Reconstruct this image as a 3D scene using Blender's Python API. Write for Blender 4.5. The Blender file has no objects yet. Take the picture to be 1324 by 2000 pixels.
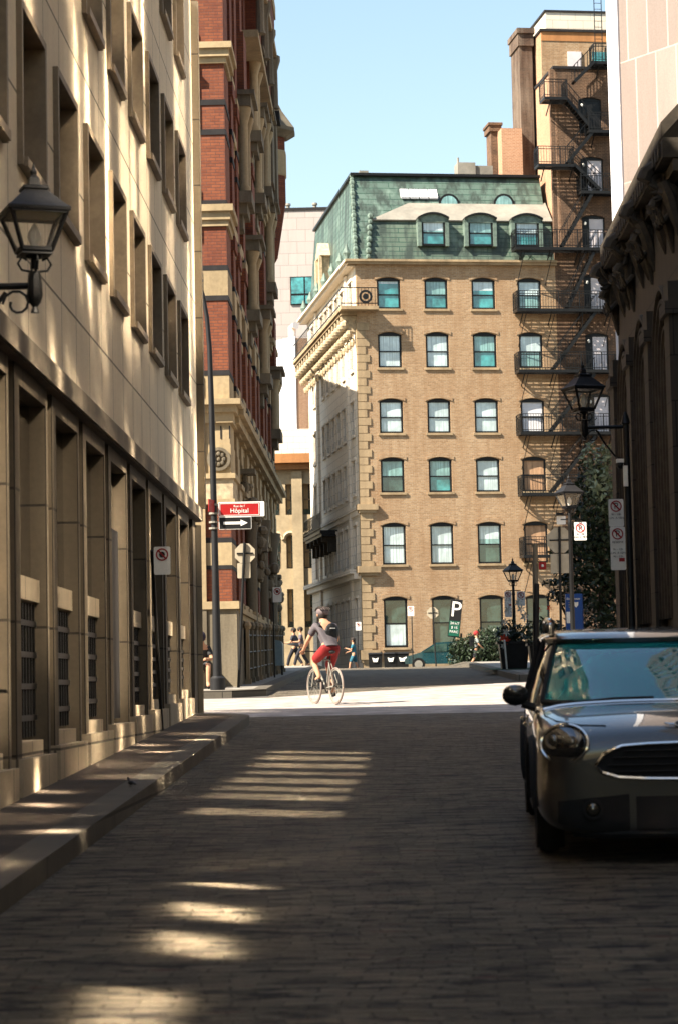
import bpy, bmesh, math, random
from mathutils import Vector, Matrix
random.seed(7)
C = bpy.context.scene
R = math.radians
# ------------------------------------------------------------------ camera
K = 4400.0                                   # focal length in pixels of the 1324x2000 photo
ROLL, PITCH, YAW = R(1.17), R(4.506), R(1.051)
CAMP = Vector((0, 0, 1.49))
fw = Vector((-math.sin(YAW)*math.cos(PITCH), math.cos(YAW)*math.cos(PITCH), math.sin(PITCH)))
r0 = Vector((math.cos(YAW), math.sin(YAW), 0)); u0 = r0.cross(fw)
rt = r0*math.cos(ROLL) - u0*math.sin(ROLL); up = u0*math.cos(ROLL) + r0*math.sin(ROLL)
cam = bpy.data.cameras.new('camera'); co = bpy.data.objects.new('camera', cam); C.collection.objects.link(co)
co.matrix_world = Matrix(((rt.x, up.x, -fw.x, CAMP.x), (rt.y, up.y, -fw.y, CAMP.y), (rt.z, up.z, -fw.z, CAMP.z), (0, 0, 0, 1)))
cam.sensor_fit = 'VERTICAL'; cam.sensor_height = 36; cam.lens = 36*K/2000; cam.clip_end = 3000; cam.clip_start = .1
cam.dof.use_dof = True; cam.dof.focus_distance = 46; cam.dof.aperture_fstop = 4.5
C.camera = co
# ------------------------------------------------------------------ light
SUN_EL, SUN_PH = R(45), R(30)                # light travels towards +X and a little towards +Y
w = bpy.data.worlds.new('World'); C.world = w; w.use_nodes = True
nt = w.node_tree; sk = nt.nodes.new('ShaderNodeTexSky'); sk.sky_type = 'NISHITA'; sk.sun_disc = False
sk.sun_elevation = SUN_EL; sk.sun_rotation = R(240); sk.air_density = 1.5; sk.dust_density = .8; sk.ozone_density = 1.0
nt.links.new(sk.outputs[0], nt.nodes['Background'].inputs[0]); nt.nodes['Background'].inputs[1].default_value = .061
l = bpy.data.lights.new('sun', 'SUN'); l.energy = 5.0; l.angle = R(.5); l.color = (1, .90, .76)
so = bpy.data.objects.new('sun', l); C.collection.objects.link(so); so.location = (-30, -10, 60)
sd = Vector((math.cos(SUN_PH)*math.cos(SUN_EL), math.sin(SUN_PH)*math.cos(SUN_EL), -math.sin(SUN_EL)))
so.rotation_euler = sd.to_track_quat('-Z', 'Y').to_euler()
C.view_settings.view_transform = 'Standard'; C.view_settings.look = 'None'
C.view_settings.exposure = 1.92; C.view_settings.gamma = 1
C.cycles.use_denoising = True; C.cycles.use_guiding = True; C.cycles.blur_glossy = 0
C.cycles.sample_clamp_indirect = 0; C.cycles.max_bounces = 8; C.cycles.caustics_reflective = True
# ------------------------------------------------------------------ measuring the photograph
def ray(px, py):
    return (fw*K + rt*(px-662) - up*(py-1000)).normalized()
def PY(px, py, Y):
    d = ray(px, py); return CAMP + d*(Y/d.y)
def PX(px, py, X):
    d = ray(px, py); return CAMP + d*(X/d.x)
def gz(y):
    if y <= 52: return .0289*y
    if y <= 88: return 1.5028 + .0225*(y-52)
    return 2.3128 + .0004*(y-88)
def XY(px, Y, h=0):                          # point on the ground (raised by h) under photo column px at depth Y
    z = gz(Y) + h; py = 1340
    for _ in range(4):
        p = PY(px, py, Y); py += (p.z - z)*K/Y
    return PY(px, py, Y)
# ------------------------------------------------------------------ mesh builder
class MB:
    def __init__(s, M=None): s.v = []; s.f = []; s.M = M or Matrix(); s.mi = []; s.cur = 0
    def add(s, vs, fs):
        b = len(s.v); s.v += [s.M @ Vector(p) for p in vs]; s.f += [[b+i for i in f] for f in fs]; s.mi += [s.cur]*len(fs); return s
    def box(s, x0, x1, y0, y1, z0, z1):
        return s.add([(x0,y0,z0),(x1,y0,z0),(x1,y1,z0),(x0,y1,z0),(x0,y0,z1),(x1,y0,z1),(x1,y1,z1),(x0,y1,z1)],
                     [(0,3,2,1),(4,5,6,7),(0,1,5,4),(1,2,6,5),(2,3,7,6),(3,0,4,7)])
    def cbox(s, c, d, rz=0, taper=1):
        c = Vector(c); Rm = Matrix.Rotation(rz, 3, 'Z'); vs = []
        for z in (-1, 1):
            t = taper if z > 0 else 1
            for x, y in ((-1,-1),(1,-1),(1,1),(-1,1)): vs.append(c + Rm @ Vector((x*d[0]/2*t, y*d[1]/2*t, z*d[2]/2)))
        return s.add(vs, [(0,3,2,1),(4,5,6,7),(0,1,5,4),(1,2,6,5),(2,3,7,6),(3,0,4,7)])
    def bar(s, a, b, w=.05, h=None):
        a = Vector(a); b = Vector(b); h = h or w; d = (b-a).normalized()
        r_ = d.cross(Vector((0,0,1)))
        if r_.length < .01: r_ = Vector((1,0,0))
        r_.normalize(); u_ = r_.cross(d); vs = []
        for p in (a, b):
            for x, y in ((-1,-1),(1,-1),(1,1),(-1,1)): vs.append(p + r_*x*w/2 + u_*y*h/2)
        return s.add(vs, [(0,3,2,1),(4,5,6,7),(0,1,5,4),(1,2,6,5),(2,3,7,6),(3,0,4,7)])
    def tube(s, pts, r, n=8, closed=False, r2=None):
        pts = [Vector(p) for p in pts]; m = len(pts); vs = []; fs = []; prev = None
        for i, p in enumerate(pts):
            a = pts[(i-1) % m] if (closed or i > 0) else p; b = pts[(i+1) % m] if (closed or i < m-1) else p
            d = (b-a).normalized()
            if prev is None:
                t = Vector((0,0,1)) if abs(d.z) < .9 else Vector((1,0,0)); nx = d.cross(t).normalized()
            else: nx = (prev - d*prev.dot(d)).normalized()
            prev = nx; ny = d.cross(nx)
            rr = r[i] if isinstance(r, (list, tuple)) else (r if r2 is None else r+(r2-r)*i/(m-1))
            for k in range(n):
                t = 2*math.pi*k/n; vs.append(p + nx*math.cos(t)*rr + ny*math.sin(t)*rr)
        for i in range(m if closed else m-1):
            for k in range(n):
                a = i*n+k; b = i*n+(k+1) % n; c = ((i+1) % m)*n+(k+1) % n; d = ((i+1) % m)*n+k; fs.append((a,b,c,d))
        if not closed: fs += [tuple(range(n))[::-1], tuple(range((m-1)*n, m*n))]
        return s.add(vs, fs)
    def lathe(s, prof, c=(0,0,0), n=12, a0=0):
        vs = []; fs = []; m = len(prof); c = Vector(c)
        for r_, z in prof:
            for k in range(n):
                t = 2*math.pi*k/n+a0; vs.append(c + Vector((r_*math.cos(t), r_*math.sin(t), z)))
        for i in range(m-1):
            for k in range(n): fs.append((i*n+k, i*n+(k+1) % n, (i+1)*n+(k+1) % n, (i+1)*n+k))
        fs += [tuple(range(n))[::-1], tuple(range((m-1)*n, m*n))]
        return s.add(vs, fs)
    def ball(s, c, r, n=8, sc=(1,1,1)):
        m = max(4, n//2+1); prof = [(max(.001, math.sin(math.pi*i/m))*1.0, -math.cos(math.pi*i/m)) for i in range(m+1)]
        vs = []; fs = []; c = Vector(c)
        for r_, z in prof:
            for k in range(n):
                t = 2*math.pi*k/n; vs.append(c + Vector((r*r_*math.cos(t)*sc[0], r*r_*math.sin(t)*sc[1], r*z*sc[2])))
        for i in range(m):
            for k in range(n): fs.append((i*n+k, i*n+(k+1) % n, (i+1)*n+(k+1) % n, (i+1)*n+k))
        return s.add(vs, fs)
    def prism(s, poly, vec):                  # poly: 3-D points, extruded by vec
        n = len(poly); vec = Vector(vec); p = [Vector(q) for q in poly]
        return s.add(p + [q+vec for q in p], [tuple(range(n))[::-1], tuple(range(n, 2*n))] + [(i, (i+1) % n, n+(i+1) % n, n+i) for i in range(n)])
    def disc(s, c, r, nrm, th, n=20, rin=0):
        c = Vector(c); nrm = Vector(nrm).normalized(); t = Vector((0,0,1)) if abs(nrm.z) < .9 else Vector((1,0,0))
        a = nrm.cross(t).normalized(); b = nrm.cross(a)
        ring = [c + a*math.cos(2*math.pi*k/n)*r + b*math.sin(2*math.pi*k/n)*r for k in range(n)]
        if not rin: return s.prism(ring, nrm*th)
        rin_ = [c + (q-c)*(rin/r) for q in ring]
        vs = ring+rin_+[q+nrm*th for q in ring]+[q+nrm*th for q in rin_]; fs = []
        for k in range(n):
            j = (k+1) % n; fs += [(k,j,n+j,n+k),(2*n+k,3*n+k,3*n+j,2*n+j),(k,2*n+k,2*n+j,j),(n+k,n+j,3*n+j,3*n+k)]
        return s.add(vs, fs)
def mk_mesh(name, mb, m, smooth=False):
    me = bpy.data.meshes.new(name); me.from_pydata([tuple(p) for p in mb.v], [], mb.f)
    ms = m if isinstance(m, (list, tuple)) else [m]
    for q in ms: me.materials.append(q)
    for p, i in zip(me.polygons, mb.mi): p.material_index = min(i, len(ms)-1)
    bm = bmesh.new(); bm.from_mesh(me); bmesh.ops.recalc_face_normals(bm, faces=bm.faces)
    bm.to_mesh(me); bm.free()
    if smooth:
        me.polygons.foreach_set('use_smooth', [True]*len(me.polygons))
        try: me.set_sharp_from_angle(angle=R(40))
        except Exception: pass
    return me
def link(name, me, parent=None, label=None):
    o = bpy.data.objects.new(name, me); C.collection.objects.link(o)
    if parent: o.parent = parent
    if label: o['label'] = label
    return o
def tag(o, label, cat, group=None, kind=None):
    if label: o['label'] = label
    if cat: o['category'] = cat
    if group: o['group'] = group
    if kind: o['kind'] = kind
    return o
def thing(name, label, cat, loc=(0,0,0), rz=0, group=None):
    o = bpy.data.objects.new(name, None); C.collection.objects.link(o); o.location = loc; o.rotation_euler = (0,0,rz); o.empty_display_size = .3
    return tag(o, label, cat, group)
def wroot(o):                                # matrix that turns world coordinates into o's own
    M = Matrix()
    while o: M = Matrix.Translation(o.location) @ o.rotation_euler.to_matrix().to_4x4() @ M; o = o.parent
    return M.inverted()
def part(name, mb, m, parent, smooth=False, label=None, world=False):
    if world:
        W = wroot(parent); mb.v = [W @ p for p in mb.v]
    return link(name, mk_mesh(name, mb, m, smooth), parent, label)
def single(name, mb, m, label, cat, group=None, smooth=False): return tag(link(name, mk_mesh(name, mb, m, smooth)), label, cat, group)
def copy_tree(o, parent=None):
    c = o.copy(); C.collection.objects.link(c)
    if parent: c.parent = parent
    for ch in [x for x in C.objects if x.parent == o]: copy_tree(ch, c)
    return c
def wallgrid(mb, a0, a1, c0, c1, cols, rows, th=.3, arch=0):
    """wall in the plane b=0 (outside at +b), thickness th behind, with a grid of openings; local a,b,c"""
    rows = sorted(rows); cols = sorted(cols); z = c0
    for (za, zb) in rows:
        if za > z: mb.box(a0, a1, -th, 0, z, za)
        x = a0
        for (xa, xb) in cols:
            if xa > x: mb.box(x, xa, -th, 0, za, zb)
            if arch:
                n = 8; pts = [(xa, 0, zb)]
                for i in range(n+1):
                    t = i/n; pts.append((xa+(xb-xa)*t, 0, zb-arch+arch*(1-(2*t-1)**2)-.002))
                pts.append((xb, 0, zb)); mb.prism(pts, (0, -th, 0))
            x = xb
        if a1 > x: mb.box(x, a1, -th, 0, za, zb)
        z = zb
    if c1 > z: mb.box(a0, a1, -th, 0, z, c1)
def frameM(o, a, b):                         # local a (along), b (outwards), c (up)
    a = Vector(a).normalized(); b = Vector(b).normalized()
    return Matrix(((a.x, b.x, 0, o[0]), (a.y, b.y, 0, o[1]), (a.z, b.z, 1, o[2]), (0, 0, 0, 1)))
# ------------------------------------------------------------------ materials
def base(name, rough=.8, metal=0, spec=.3):
    m = bpy.data.materials.new(name); m.use_nodes = True; b = m.node_tree.nodes['Principled BSDF']
    b.inputs['Roughness'].default_value = rough; b.inputs['Metallic'].default_value = metal; b.inputs['Specular IOR Level'].default_value = spec
    return m, m.node_tree, b
def N(nt, t, **kw):
    n = nt.nodes.new(t)
    for k, v in kw.items(): setattr(n, k, v)
    return n
def mixc(nt, fac, a, b, mode='MIX'):
    n = N(nt, 'ShaderNodeMix', data_type='RGBA', blend_type=mode)
    for s_, v in ((0, fac), (6, a), (7, b)):
        if isinstance(v, bpy.types.NodeSocket): nt.links.new(v, n.inputs[s_])
        elif s_ == 0: n.inputs[0].default_value = v
        else: n.inputs[s_].default_value = (*v, 1)
    return n.outputs[2]
def noise(nt, vec, sc, det=5, rough=.6):
    n = N(nt, 'ShaderNodeTexNoise'); n.inputs['Scale'].default_value = sc; n.inputs['Detail'].default_value = det; n.inputs['Roughness'].default_value = rough
    nt.links.new(vec, n.inputs['Vector']); return n.outputs['Fac']
def ramp(nt, fac, a, b, ca=(0,0,0), cb=(1,1,1)):
    n = N(nt, 'ShaderNodeValToRGB'); n.color_ramp.elements[0].position = a; n.color_ramp.elements[1].position = b
    n.color_ramp.elements[0].color = (*ca, 1); n.color_ramp.elements[1].color = (*cb, 1); nt.links.new(fac, n.inputs[0]); return n.outputs[0]
def mapping(nt, vec, sc=(1,1,1), loc=(0,0,0)):
    n = N(nt, 'ShaderNodeMapping'); n.inputs['Scale'].default_value = sc; n.inputs['Location'].default_value = loc; nt.links.new(vec, n.inputs['Vector']); return n.outputs[0]
def bump(nt, h, b, st=.5, dist=.02, prev=None):
    n = N(nt, 'ShaderNodeBump'); n.inputs['Strength'].default_value = st; n.inputs['Distance'].default_value = dist
    nt.links.new(h, n.inputs['Height'])
    if prev: nt.links.new(prev, n.inputs['Normal'])
    nt.links.new(n.outputs[0], b.inputs['Normal']); return n.outputs[0]
def wallvec(nt):                              # (along wall, height) from object coordinates
    tc = N(nt, 'ShaderNodeTexCoord'); s = N(nt, 'ShaderNodeSeparateXYZ'); nt.links.new(tc.outputs['Object'], s.inputs[0])
    sn = N(nt, 'ShaderNodeSeparateXYZ'); nt.links.new(tc.outputs['Normal'], sn.inputs[0])
    ab = N(nt, 'ShaderNodeMath', operation='ABSOLUTE'); nt.links.new(sn.outputs[0], ab.inputs[0])
    gt = N(nt, 'ShaderNodeMath', operation='GREATER_THAN'); nt.links.new(ab.outputs[0], gt.inputs[0]); gt.inputs[1].default_value = .7
    mx = N(nt, 'ShaderNodeMix', data_type='FLOAT'); nt.links.new(gt.outputs[0], mx.inputs[0]); nt.links.new(s.outputs[0], mx.inputs[2]); nt.links.new(s.outputs[1], mx.inputs[3])
    cb = N(nt, 'ShaderNodeCombineXYZ'); nt.links.new(mx.outputs[0], cb.inputs[0]); nt.links.new(s.outputs[2], cb.inputs[1])
    return tc.outputs['Object'], cb.outputs[0]
def plain(name, col, rough=.7, metal=0, var=.25, sc=3, spec=.3, bs=0, streak=False, coat=0):
    m, nt, b = base(name, rough, metal, spec)
    tc = N(nt, 'ShaderNodeTexCoord'); v = tc.outputs['Object']
    v2 = mapping(nt, v, (1, 1, .12)) if streak else v
    f = noise(nt, v2, sc); f2 = noise(nt, v, sc*9, 3)
    c = mixc(nt, ramp(nt, f, .3, .7), tuple(x*(1-var) for x in col), tuple(min(1, x*(1+var*.6)) for x in col))
    c = mixc(nt, .25*min(1, var*3), c, f2, 'OVERLAY')
    nt.links.new(c, b.inputs['Base Color'])
    if bs: bump(nt, f2, b, bs, .01)
    if coat: b.inputs['Coat Weight'].default_value = coat; b.inputs['Coat Roughness'].default_value = .03
    return m
def brick(name, c1, c2, mort, bw=.22, bh=.075, ms=.012, rough=.85, dirt=(.25,.2,.15), dirtamt=.4, flat=False, bst=.6, dsc=.35):
    m, nt, b = base(name, rough)
    if flat:
        tc = N(nt, 'ShaderNodeTexCoord'); o = tc.outputs['Object']; v = o
    else: o, v = wallvec(nt)
    t = N(nt, 'ShaderNodeTexBrick'); nt.links.new(v, t.inputs['Vector'])
    t.inputs['Color1'].default_value = (*c1, 1); t.inputs['Color2'].default_value = (*c2, 1); t.inputs['Mortar'].default_value = (*mort, 1)
    t.inputs['Scale'].default_value = 1; t.inputs['Brick Width'].default_value = bw; t.inputs['Row Height'].default_value = bh
    t.inputs['Mortar Size'].default_value = ms; t.inputs['Mortar Smooth'].default_value = .2; t.inputs['Bias'].default_value = 0
    big = noise(nt, o, dsc, 6, .65); fine = noise(nt, o, 14, 3)
    c = mixc(nt, ramp(nt, big, .45, .75), t.outputs['Color'], dirt)
    c = mixc(nt, dirtamt, t.outputs['Color'], c)
    stn = noise(nt, mapping(nt, o, (1.6,1.6,.16)), 1.4, 5, .65); c = mixc(nt, ramp(nt, stn, .44, .72), c, mixc(nt, .62, c, dirt))
    c = mixc(nt, .35, c, fine, 'OVERLAY')
    nt.links.new(c, b.inputs['Base Color'])
    inv = N(nt, 'ShaderNodeMath', operation='SUBTRACT'); inv.inputs[0].default_value = 1; nt.links.new(t.outputs['Fac'], inv.inputs[1])
    p = bump(nt, inv.outputs[0], b, bst, .012)
    bump(nt, fine, b, .25, .01, p)
    return m
def glassy(name, col, rough=.06, metal=0, spec=.8, var=.3, coat=1, fold=0):
    m, nt, b = base(name, rough, metal, spec)
    tc = N(nt, 'ShaderNodeTexCoord'); f = noise(nt, tc.outputs['Object'], 1.3, 3)
    k = mixc(nt, ramp(nt, f, .35, .65), tuple(x*(1-var) for x in col), tuple(min(1, x*(1+var)) for x in col))
    if fold: k = mixc(nt, ramp(nt, noise(nt, mapping(nt, tc.outputs['Object'], (11,11,.25)), 1, 2), .45, .62), k, tuple(x*fold for x in col))
    nt.links.new(k, b.inputs['Base Color'])
    b.inputs['Coat Weight'].default_value = coat; b.inputs['Coat Roughness'].default_value = .02
    bump(nt, f, b, .05, .02)
    return m
def clear(name, col=(.95,.97,.95), rough=.02, alpha=.25):
    m, nt, b = base(name, rough, 0, .6); b.inputs['Base Color'].default_value = (*col, 1)
    tr = N(nt, 'ShaderNodeBsdfTransparent'); mx = N(nt, 'ShaderNodeMixShader'); out = nt.nodes['Material Output']
    mx.inputs[0].default_value = alpha; nt.links.new(tr.outputs[0], mx.inputs[1]); nt.links.new(b.outputs[0], mx.inputs[2]); nt.links.new(mx.outputs[0], out.inputs[0])
    return m
def text(s, size, m, parent, loc, rot=(R(90),0,0), name='lettering', ext=.004, align='CENTER', world=False, sx=1, label=None):
    cu = bpy.data.curves.new('t', 'FONT'); cu.body = s; cu.size = size; cu.extrude = ext; cu.align_x = align; cu.align_y = 'CENTER'; cu.resolution_u = 3
    to = bpy.data.objects.new('t', cu); C.collection.objects.link(to)
    me = bpy.data.meshes.new_from_object(to.evaluated_get(bpy.context.evaluated_depsgraph_get()))
    bpy.data.objects.remove(to); me.materials.clear(); me.materials.append(m); me.name = name
    o = link(name, me, parent, label); M = Matrix.Translation(loc) @ __import__('mathutils').Euler(rot).to_matrix().to_4x4() @ Matrix.Scale(sx, 4, (1,0,0))
    me.transform((wroot(parent) @ M) if (world and parent) else M); return o
def evalmesh(o):
    dg = bpy.context.evaluated_depsgraph_get(); dg.update(); me = bpy.data.meshes.new_from_object(o.evaluated_get(dg)); return me
def skin(name, pts, edges, rad, m, parent=None, sub=2, root=0):
    me = bpy.data.meshes.new(name); me.from_pydata([tuple(p) for p in pts], edges, []); o = bpy.data.objects.new(name, me); C.collection.objects.link(o)
    md = o.modifiers.new('s', 'SKIN'); md.use_smooth_shade = True
    for i, sv in enumerate(me.skin_vertices[0].data):
        r_ = rad[i]; sv.radius = r_ if isinstance(r_, tuple) else (r_, r_); sv.use_root = (i == root)
    sb = o.modifiers.new('b', 'SUBSURF'); sb.levels = sb.render_levels = sub
    res = evalmesh(o); bpy.data.objects.remove(o); res.materials.clear(); res.materials.append(m); res.name = name
    res.polygons.foreach_set('use_smooth', [True]*len(res.polygons))
    return link(name, res, parent)
# ------------------------------------------------------------------ colours
def limestone(name, c, bw, bh, off=0, jl=.012, zoff=0, dirt=.35, jc=.22, v2=.93):
    m, nt, b = base(name, .8); o, v = wallvec(nt)
    v = mapping(nt, v, (1,1,1), (0, zoff, 0))
    t = N(nt, 'ShaderNodeTexBrick'); t.offset = off; nt.links.new(v, t.inputs['Vector'])
    t.inputs['Color1'].default_value = (*c, 1); t.inputs['Color2'].default_value = (*[x*v2 for x in c], 1); t.inputs['Mortar'].default_value = (*[x*jc for x in c], 1)
    t.inputs['Scale'].default_value = 1; t.inputs['Brick Width'].default_value = bw; t.inputs['Row Height'].default_value = bh; t.inputs['Mortar Size'].default_value = jl
    st = noise(nt, mapping(nt, o, (1.3, 1.3, .15)), 2.2, 6, .6); fi = noise(nt, o, 22, 3)
    k = mixc(nt, ramp(nt, st, .42, .78), t.outputs['Color'], tuple(x*.55 for x in c)); k = mixc(nt, dirt, t.outputs['Color'], k)
    k = mixc(nt, .2, k, fi, 'OVERLAY'); nt.links.new(k, b.inputs['Base Color'])
    inv = N(nt, 'ShaderNodeMath', operation='SUBTRACT'); inv.inputs[0].default_value = 1; nt.links.new(t.outputs['Fac'], inv.inputs[1])
    p = bump(nt, inv.outputs[0], b, .5, .01); bump(nt, fi, b, .15, .006, p); return m
m_lime = limestone('office_limestone', (.66,.56,.41), 1.005, 1.325, 0, .014, -.21)
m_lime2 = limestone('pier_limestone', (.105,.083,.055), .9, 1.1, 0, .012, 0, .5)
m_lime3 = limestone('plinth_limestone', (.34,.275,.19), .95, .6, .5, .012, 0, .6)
m_sof = plain('weathered_concrete', (.09,.07,.05), .9, 0, .5, 1.5, bs=.4)
m_fas = plain('weathered_band', (.20,.165,.12), .9, 0, .5, 1.2, bs=.3)
m_bronze_shade = plain('bronze_shaded_stone', (.19,.145,.095), .6, 0, .3, 2)  # limestone surrounds carry their brown shade in this colour; bronze mullions share it
m_dglass = glassy('dark_bronze_glass', (.018,.014,.011), .05, 0, .6)
m_black = plain('black_iron', (.012,.012,.012), .45, .3, .3, 6, bs=.1)
m_blackp = plain('black_paint', (.010,.010,.011), .55, 0, .3, 6)
m_red = brick('red_brick', (.225,.068,.027), (.145,.042,.018), (.10,.045,.032), .21, .07, .008, dirt=(.10,.025,.015), dirtamt=.5)
m_cream = plain('cream_sandstone', (.35,.265,.15), .85, 0, .35, 1.2, bs=.3, streak=True)
m_sand2 = plain('sooty_sandstone', (.17,.14,.095), .9, 0, .5, 2.2, bs=.5, streak=True)
m_bband = plain('black_stone_band', (.016,.014,.014), .8, 0, .4, 5)
m_tan = brick('buff_brick', (.38,.250,.138), (.26,.160,.082), (.32,.25,.17), .23, .085, .012, dirt=(.22,.12,.055), dirtamt=.6, dsc=.30)
m_tanst = plain('buff_stone_trim', (.31,.225,.13), .85, 0, .35, 1.6, bs=.3, streak=True)
m_side = limestone('pale_stone_facade', (.66,.58,.47), .9, .48, .5, .014, 0, .2, .55)
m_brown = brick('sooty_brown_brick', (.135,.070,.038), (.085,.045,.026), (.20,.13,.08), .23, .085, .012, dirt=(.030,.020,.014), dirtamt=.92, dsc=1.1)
m_soot = brick('soot_black_brick', (.075,.040,.024), (.045,.026,.017), (.09,.06,.04), .23, .085, .012)
m_orange = plain('orange_weathered_board', (.38,.17,.06), .8, 0, .3, 1, streak=True)
m_pinkr = brick('rosy_brick', (.40,.225,.13), (.32,.17,.095), (.45,.32,.22), .23, .085, .010, dirt=(.3,.17,.1), dirtamt=.4)
def copper():
    m, nt, b = base('verdigris_copper', .55, 0, .4); o, v = wallvec(nt)
    t = N(nt, 'ShaderNodeTexBrick'); nt.links.new(v, t.inputs['Vector']); t.inputs['Scale'].default_value = 1
    t.inputs['Color1'].default_value = (.06,.098,.078,1); t.inputs['Color2'].default_value = (.085,.128,.104,1); t.inputs['Mortar'].default_value = (.02,.06,.04,1)
    t.inputs['Brick Width'].default_value = 4.5; t.inputs['Row Height'].default_value = .34; t.inputs['Mortar Size'].default_value = .022
    s1 = noise(nt, mapping(nt, o, (1.5,1.5,.10)), 1.5, 6, .62); s2 = noise(nt, mapping(nt, o, (1,1,.5), (7,3,1)), 1.1, 5)
    c = mixc(nt, ramp(nt, s1, .43, .60), t.outputs['Color'], (.028,.042,.033))
    c = mixc(nt, ramp(nt, s2, .58, .75), c, (.15,.21,.17)); nt.links.new(c, b.inputs['Base Color'])
    inv = N(nt, 'ShaderNodeMath', operation='SUBTRACT'); inv.inputs[0].default_value = 1; nt.links.new(t.outputs['Fac'], inv.inputs[1]); bump(nt, inv.outputs[0], b, .8, .03); return m
m_copper = copper()
m_copper2 = copper(); m_copper2.name = 'streaked_copper'
for n_ in m_copper2.node_tree.nodes:
    if n_.type == 'TEX_BRICK': n_.inputs['Color1'].default_value = (.07,.10,.075,1); n_.inputs['Color2'].default_value = (.10,.135,.10,1); n_.inputs['Brick Width'].default_value = 2.4; n_.inputs['Row Height'].default_value = .26
m_copl = plain('pale_verdigris_trim', (.12,.165,.135), .6, 0, .4, 5, bs=.3)
m_zinc = plain('grey_membrane_roof', (.22,.205,.17), .8, 0, .3, .6, bs=.2)
m_teal = glassy('sky_teal_window_glass', (.035,.20,.20), .04, 0, .9, .5)  # teal sky reflection put into the base colour
m_teald = glassy('dark_window_glass', (.03,.06,.05), .05, 0, .9, .6)
m_blind = glassy('window_glass_over_pale_blind', (.46,.55,.55), .05, 0, .8, .25, fold=.72)
m_bteal = glassy('sky_teal_glass_over_curtain', (.18,.33,.31), .05, 0, .8, .35, fold=.6)  # curtain folds under a teal sky reflection, both in the colour
m_grey = plain('grey_painted_door', (.55,.50,.50), .6, 0, .1, 3)
m_plank = plain('peeling_boards', (.42,.25,.14), .8, 0, .6, 5, streak=True)
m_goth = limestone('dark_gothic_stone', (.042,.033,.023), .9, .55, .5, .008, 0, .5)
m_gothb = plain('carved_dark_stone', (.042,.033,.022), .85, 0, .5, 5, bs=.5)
m_pink = limestone('pink_granite_panels', (.25,.20,.172), .62, 3.4, .37, .022, 0, .35, 1.45, .78)
m_white = plain('white_wall_and_sunlit_strip', (.62,.61,.62), .8, 0, .08, .6)
m_whites = plain('sign_white', (.72,.70,.64), .45, 0, .12, 8)
m_signred = plain('sign_red', (.30,.010,.010), .45, 0, .15, 5)
m_signblk = plain('sign_black', (.01,.01,.01), .45, 0, .2, 5)
m_alu = plain('dull_aluminium_sign_back', (.42,.36,.26), .5, .2, .15, 5)
m_farst = limestone('far_beige_panels', (.40,.35,.32), 2.0, 1.4, .5, .035, 0, .2, .7)
m_office = plain('dark_bronze_cladding', (.045,.036,.025), .7, 0, .2, 2)
# mirror windows of the office across the street
def mirror():
    m, nt, b = base('reflective_office_glass', .085, 1, .5); b.inputs['Base Color'].default_value = (.95,.88,.78,1); return m
m_mirror = mirror()
m_mirror2 = mirror(); m_mirror2.name = 'polished_office_glass'; m_mirror2.node_tree.nodes['Principled BSDF'].inputs['Roughness'].default_value = .05
# ------------------------------------------------------------------ ground
def cobble():
    m, nt, b = base('worn_paving_setts', .7, 0, .35); tc = N(nt, 'ShaderNodeTexCoord'); o = tc.outputs['Object']
    wv = N(nt, 'ShaderNodeTexNoise'); wv.inputs['Scale'].default_value = .7; nt.links.new(o, wv.inputs['Vector'])
    mv = N(nt, 'ShaderNodeVectorMath', operation='MULTIPLY_ADD'); nt.links.new(wv.outputs['Color'], mv.inputs[0]); mv.inputs[1].default_value = (.5,.10,0); nt.links.new(o, mv.inputs[2])
    t = N(nt, 'ShaderNodeTexBrick'); nt.links.new(mv.outputs[0], t.inputs['Vector']); t.inputs['Scale'].default_value = 1
    t.inputs['Color1'].default_value = (.25,.21,.145,1); t.inputs['Color2'].default_value = (.075,.063,.044,1); t.inputs['Mortar'].default_value = (.046,.037,.024,1)
    t.inputs['Brick Width'].default_value = .24; t.inputs['Row Height'].default_value = .10; t.inputs['Mortar Size'].default_value = .010; t.inputs['Mortar Smooth'].default_value = 1.0
    n1 = noise(nt, mapping(nt, mv.outputs[0], (2.3,7,1)), 1.6, 7, .78); n2 = noise(nt, o, .45, 4); n3 = noise(nt, mapping(nt, mv.outputs[0], (2.2,9.5,1)), 1.0, 2); n4 = noise(nt, mapping(nt, mv.outputs[0], (3.0,9,1), (5,2,0)), 1.1, 4)
    c = mixc(nt, ramp(nt, n1, .42, .68), t.outputs['Color'], (.26,.215,.15)); c = mixc(nt, .8, t.outputs['Color'], c)
    c = mixc(nt, ramp(nt, n4, .53, .62), c, (.020,.016,.011)); c = mixc(nt, ramp(nt, n3, .68, .72), c, (.14,.055,.035)); c = mixc(nt, ramp(nt, n2, .35, .7), c, mixc(nt, .4, c, (.05,.04,.03)))
    fi = noise(nt, o, 45, 3); c = mixc(nt, .4, c, fi, 'OVERLAY'); nt.links.new(c, b.inputs['Base Color'])
    inv = N(nt, 'ShaderNodeMath', operation='SUBTRACT'); inv.inputs[0].default_value = 1; nt.links.new(t.outputs['Fac'], inv.inputs[1])
    p = bump(nt, inv.outputs[0], b, .8, .025); p = bump(nt, n1, b, 1.0, .12, p); bump(nt, fi, b, .4, .008, p); return m
m_road = cobble()
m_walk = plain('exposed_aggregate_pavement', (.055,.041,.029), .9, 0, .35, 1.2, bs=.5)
m_curb = limestone('granite_kerb', (.10,.086,.066), 1.7, .9, 0, .012, .3, .6, .3)
m_walk2 = plain('pale_concrete_pavement', (.22,.20,.17), .9, 0, .3, 1, bs=.3)
m_cross = plain('pale_cross_street_paving', (.30,.265,.24), .85, 0, .45, 2.5, bs=.6)
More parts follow.
